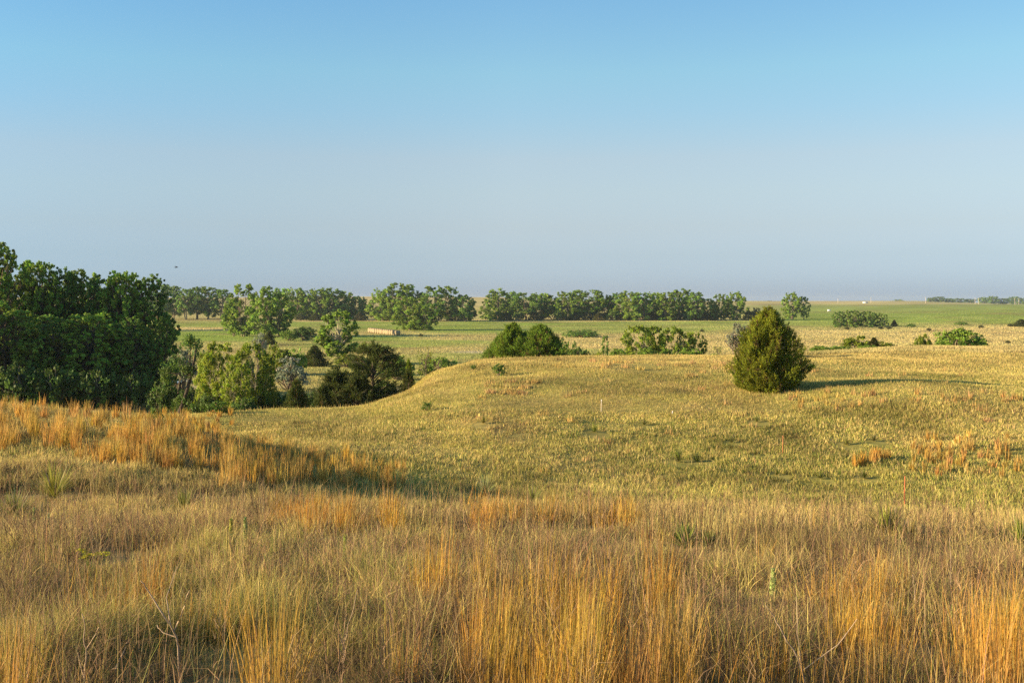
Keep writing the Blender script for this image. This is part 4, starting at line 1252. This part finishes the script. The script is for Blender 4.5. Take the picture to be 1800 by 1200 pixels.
# bird high over the valley
x, d = (310 - 900) / F * 70, 70.0
o = empty("bird", (x, d, EYE - (470 - HOR) / F * 70))
m = MB(); m.tube([[-.13, 0, 0], [-.06, 0, 0.0], [0, 0, 0], [.07, 0, .01], [.1, 0, .015], [.13, 0, .01]], [.008, .025, .032, .02, .02, .004], (.05, .045, .04), 8); m.obj("body", M_PAINT, o, True)
for s in (-1, 1):
    m = MB(); m.add([[.05, 0, .01], [-.03, 0, .01], [-.04, s * .12, .05], [.05, s * .12, .06], [-.06, s * .26, .03], [-.01, s * .26, .035],
                     [.05, 0, .018], [-.03, 0, .016], [-.04, s * .12, .056], [.05, s * .12, .068], [-.06, s * .26, .034], [-.01, s * .26, .039]], (.05, .045, .04), [[0, 1, 2, 3], [3, 2, 4, 5], [6, 9, 8, 7], [9, 11, 10, 8], [0, 3, 9, 6], [3, 5, 11, 9], [1, 7, 8, 2], [2, 8, 10, 4], [4, 10, 11, 5]]); m.obj("wing", M_PAINT, o)
m = MB(); m.add([[-.11, -.012, 0], [-.11, .012, 0], [-.2, .03, 0], [-.2, -.03, 0], [-.11, 0, .008], [-.2, 0, .006]], (.05, .045, .04), [[0, 3, 2, 1]], [[0, 1, 4], [1, 2, 5], [1, 5, 4], [2, 3, 5], [3, 0, 4], [3, 4, 5]]); m.obj("tail", M_PAINT, o)
o.rotation_euler = (0.2, 0, 0.7)
props(o, "tiny dark bird flying in the sky above the left treeline", "bird")


# ------------------------------------------------------------------ yucca, spikes and dry stalks in the foreground
def yucca(n, h, rad, base):
    m = MB()
    a = R.uniform(0, 2 * np.pi, n); el = R.uniform(.25, 1.45, n)
    L = h * R.uniform(.7, 1.1, n)
    col = vary(np.tile(base, (n, 1)), .2, .07)
    dead = R.random(n) < .2
    col[dead] = vary(np.tile([.36, .29, .17], (dead.sum(), 1)), .15)
    t = np.linspace(0, 1, 5)
    dr = np.stack([np.cos(a) * np.cos(el), np.sin(a) * np.cos(el), np.sin(el)], -1)
    P = dr[:, None, :] * (L[:, None] * t)[:, :, None]
    P[:, :, 2] -= (0.16 * L * np.cos(el))[:, None] * t ** 2.2 - 0.02
    sd = unit(np.cross(dr, np.array([0, 0, 1.0]) + 0.05 * R.normal(size=(n, 3))))
    wv = (0.0065 * np.array([.8, 1, .85, .55, .06]))
    V = np.stack([P - sd[:, None, :] * wv[None, :, None], P + sd[:, None, :] * wv[None, :, None]], 2)
    b = np.arange(n)[:, None] * 10; s = np.arange(4)[None, :] * 2
    m.add(V.reshape(-1, 3), np.repeat(col, 10, 0), np.stack([b + s, b + s + 1, b + s + 3, b + s + 2], -1).reshape(-1, 4))
    return m


for (px, py, hpx, n, base, lab) in YUC:
    x, d = hit(px, py)
    h = hpx / F * d * 1.45
    m = yucca(int(n * 2.6), h, h, np.array(base) * [1.35, 1.2, .8])
    o = m.obj("yucca_plant", M_GRASS)
    o.location = (x, d, HH(x, d))
    props(o, lab, "yucca", "spiky yucca plants on the near slopes")

for (px, py, top, col, lab) in [
    (60, 945, 893, (.42, .46, .16), "pale green flower spike at the far left, left one of the pair under the yucca"),
    (85, 938, 903, (.45, .48, .22), "pale green flower spike at the far left, right one of the pair under the yucca"),
    (406, 968, 912, (.50, .47, .10), "yellow green flower spike below the knoll, left one of the pair"),
    (431, 975, 910, (.36, .40, .14), "green flower spike below the knoll, right one of the pair"),
    (607, 1005, 940, (.42, .46, .12), "yellow green leafy spike left of the long orange stand"),
    (1359, 1060, 1000, (.42, .50, .16), "bright pale green flower spike alone in the right foreground"),
]:
    x, d = hit(px, py)
    h = (py - top) / F * d
    o = empty("flower_spike", (x, d, HH(x, d)))
    m = MB(); m.tube([[0, 0, -.03], [.01, 0, h * .4], [0.0, .01, h * .8], [.005, 0, h]], [.005, .004, .003, .002], (.28, .32, .12), 5); m.obj("stalk", M_GRASS, o)
    m = MB(); n = 130
    zz = R.uniform(.25, 1.0, n) * h; a = R.uniform(0, 6.28, n); rr = .022 * (1.25 - zz / h)
    P = np.stack([np.cos(a) * rr, np.sin(a) * rr, zz], -1)
    leaf_quads(m, P, unit(np.stack([np.cos(a), np.sin(a), R.normal(0, .6, n)], -1)), .034, vary(np.tile(col, (n, 1)), .15), .8)
    m.obj("flowers", M_GRASS, o)
    props(o, lab, "wildflower", "flower spikes in the foreground grass")

x, d = hit(160, 1015)
o = empty("yellow_wildflower", (x, d, HH(x, d)))
for k in range(9):
    e = np.array([R.uniform(-.11, .11), R.uniform(-.08, .08), R.uniform(.15, .21)])
    ms = MB(); ms.tube([[0, 0, -.02], e * .55 + [0, 0, .02], e], [.003, .0025, .002], (.22, .26, .06), 4); ms.obj("stem", M_GRASS, o)
    mf = MB(); nn = 30
    leaf_quads(mf, e + R.normal(0, .014, (nn, 3)) * [1, 1, .35], unit(R.normal(0, .4, (nn, 3)) + [0, 0, 1]), .016, vary(np.tile([.50, .46, .03], (nn, 1)), .15))
    mf.obj("flower_head", M_GRASS, o)
props(o, "low yellow green flowering plant in the left foreground", "wildflower")

DRY = np.array([.46, .33, .21])
for (pts, r, br, lab) in [
    ([(318, 1215), (312, 1130), (300, 1090), (262, 1040), (250, 1020)], .0045, [((300, 1090), (292, 1050), (306, 1000)), ((306, 1110), (325, 1070), (340, 1030)), ((308, 1120), (285, 1115), (268, 1105))], "forked dry brown stalk in the left foreground"),
    ([(146, 1240), (148, 1150), (144, 1080)], .004, [((148, 1150), (168, 1115), (182, 1085)), ((147, 1185), (135, 1170), (126, 1155))], "pale dry stalk with two thin side twigs in the lower left corner area"),
    ([(175, 1215), (205, 1170), (220, 1130)], .0045, [((190, 1190), (200, 1172), (214, 1165))], "short curved dry stalk slanting right near the lower left"),
    ([(1432, 1230), (1400, 1150), (1365, 1095), (1345, 1060)], .0045, [((1432, 1180), (1470, 1130), (1500, 1080)), ((1410, 1170), (1400, 1110), (1394, 1040))], "widely forked dry stalk in the lower right foreground"),
    ([(1672, 1080), (1673, 1020), (1670, 945)], .003, [((1674, 1050), (1690, 1045), (1705, 1020)), ((1673, 1040), (1668, 1010), (1660, 985))], "tall thin dry stalk near the right edge beside the thin orange tuft"),
    ([(1612, 1100), (1610, 1055), (1607, 1012)], .003, [((1611, 1060), (1618, 1040), (1616, 1020))], "short dry stalk with a hooked tip left of the tall thin one"),
    ([(600, 1205), (604, 1140), (628, 1040)], .0035, [((604, 1140), (596, 1110), (590, 1090))], "single long dry stem slanting right between the two orange stands"),
    ([(1395, 1010), (1330, 1010), (1327, 960)], .003, [], "thin straight dry stem left of the pale green spike"),
][:7]:
    bx_, d = hit(pts[0][0], min(pts[0][1], 1300))
    z0 = HH(bx_, d)

    def wp(p):
        return np.array([(p[0] - 900) / F * d - bx_, 0.0, EYE - (p[1] - HOR) / F * d - z0])
    o = empty("dry_stalk", (bx_, d, z0))
    m = MB()
    P = np.array([wp(p) for p in pts]); P[:, 1] += np.cumsum(R.normal(0, .02, len(P))); P[0] = (0, 0, -.05)
    tq = np.linspace(0, len(P) - 1, 14)
    P2 = np.stack([np.interp(tq, np.arange(len(P)), P[:, k]) for k in range(3)], -1) + R.normal(0, .0025, (14, 3))
    m.tube(P2, np.linspace(r, r * .45, 14), DRY * rnd.uniform(.85, 1.2), 6); m.obj("stem", M_BARK, o, True)
    for b in br:
        m = MB()
        Q = np.array([wp(p) for p in b])
        j = int(np.argmin(np.abs(P2[:, 2] - Q[0, 2]))); Q[0] = P2[j]; Q[1:, 1] += P2[j, 1] + np.array([.02, .05])[:len(Q) - 1] * rnd.choice((-1, 1))
        tq = np.linspace(0, len(Q) - 1, 9)
        Q2 = np.stack([np.interp(tq, np.arange(len(Q)), Q[:, k]) for k in range(3)], -1) + R.normal(0, .002, (9, 3)) * np.linspace(0, 1, 9)[:, None]
        m.tube(Q2, np.linspace(r * .7, r * .3, 9), DRY * rnd.uniform(.85, 1.2), 5); m.obj("twig", M_BARK, o, True)
    props(o, lab, "dry stalk", "dry weed stalks in the foreground")
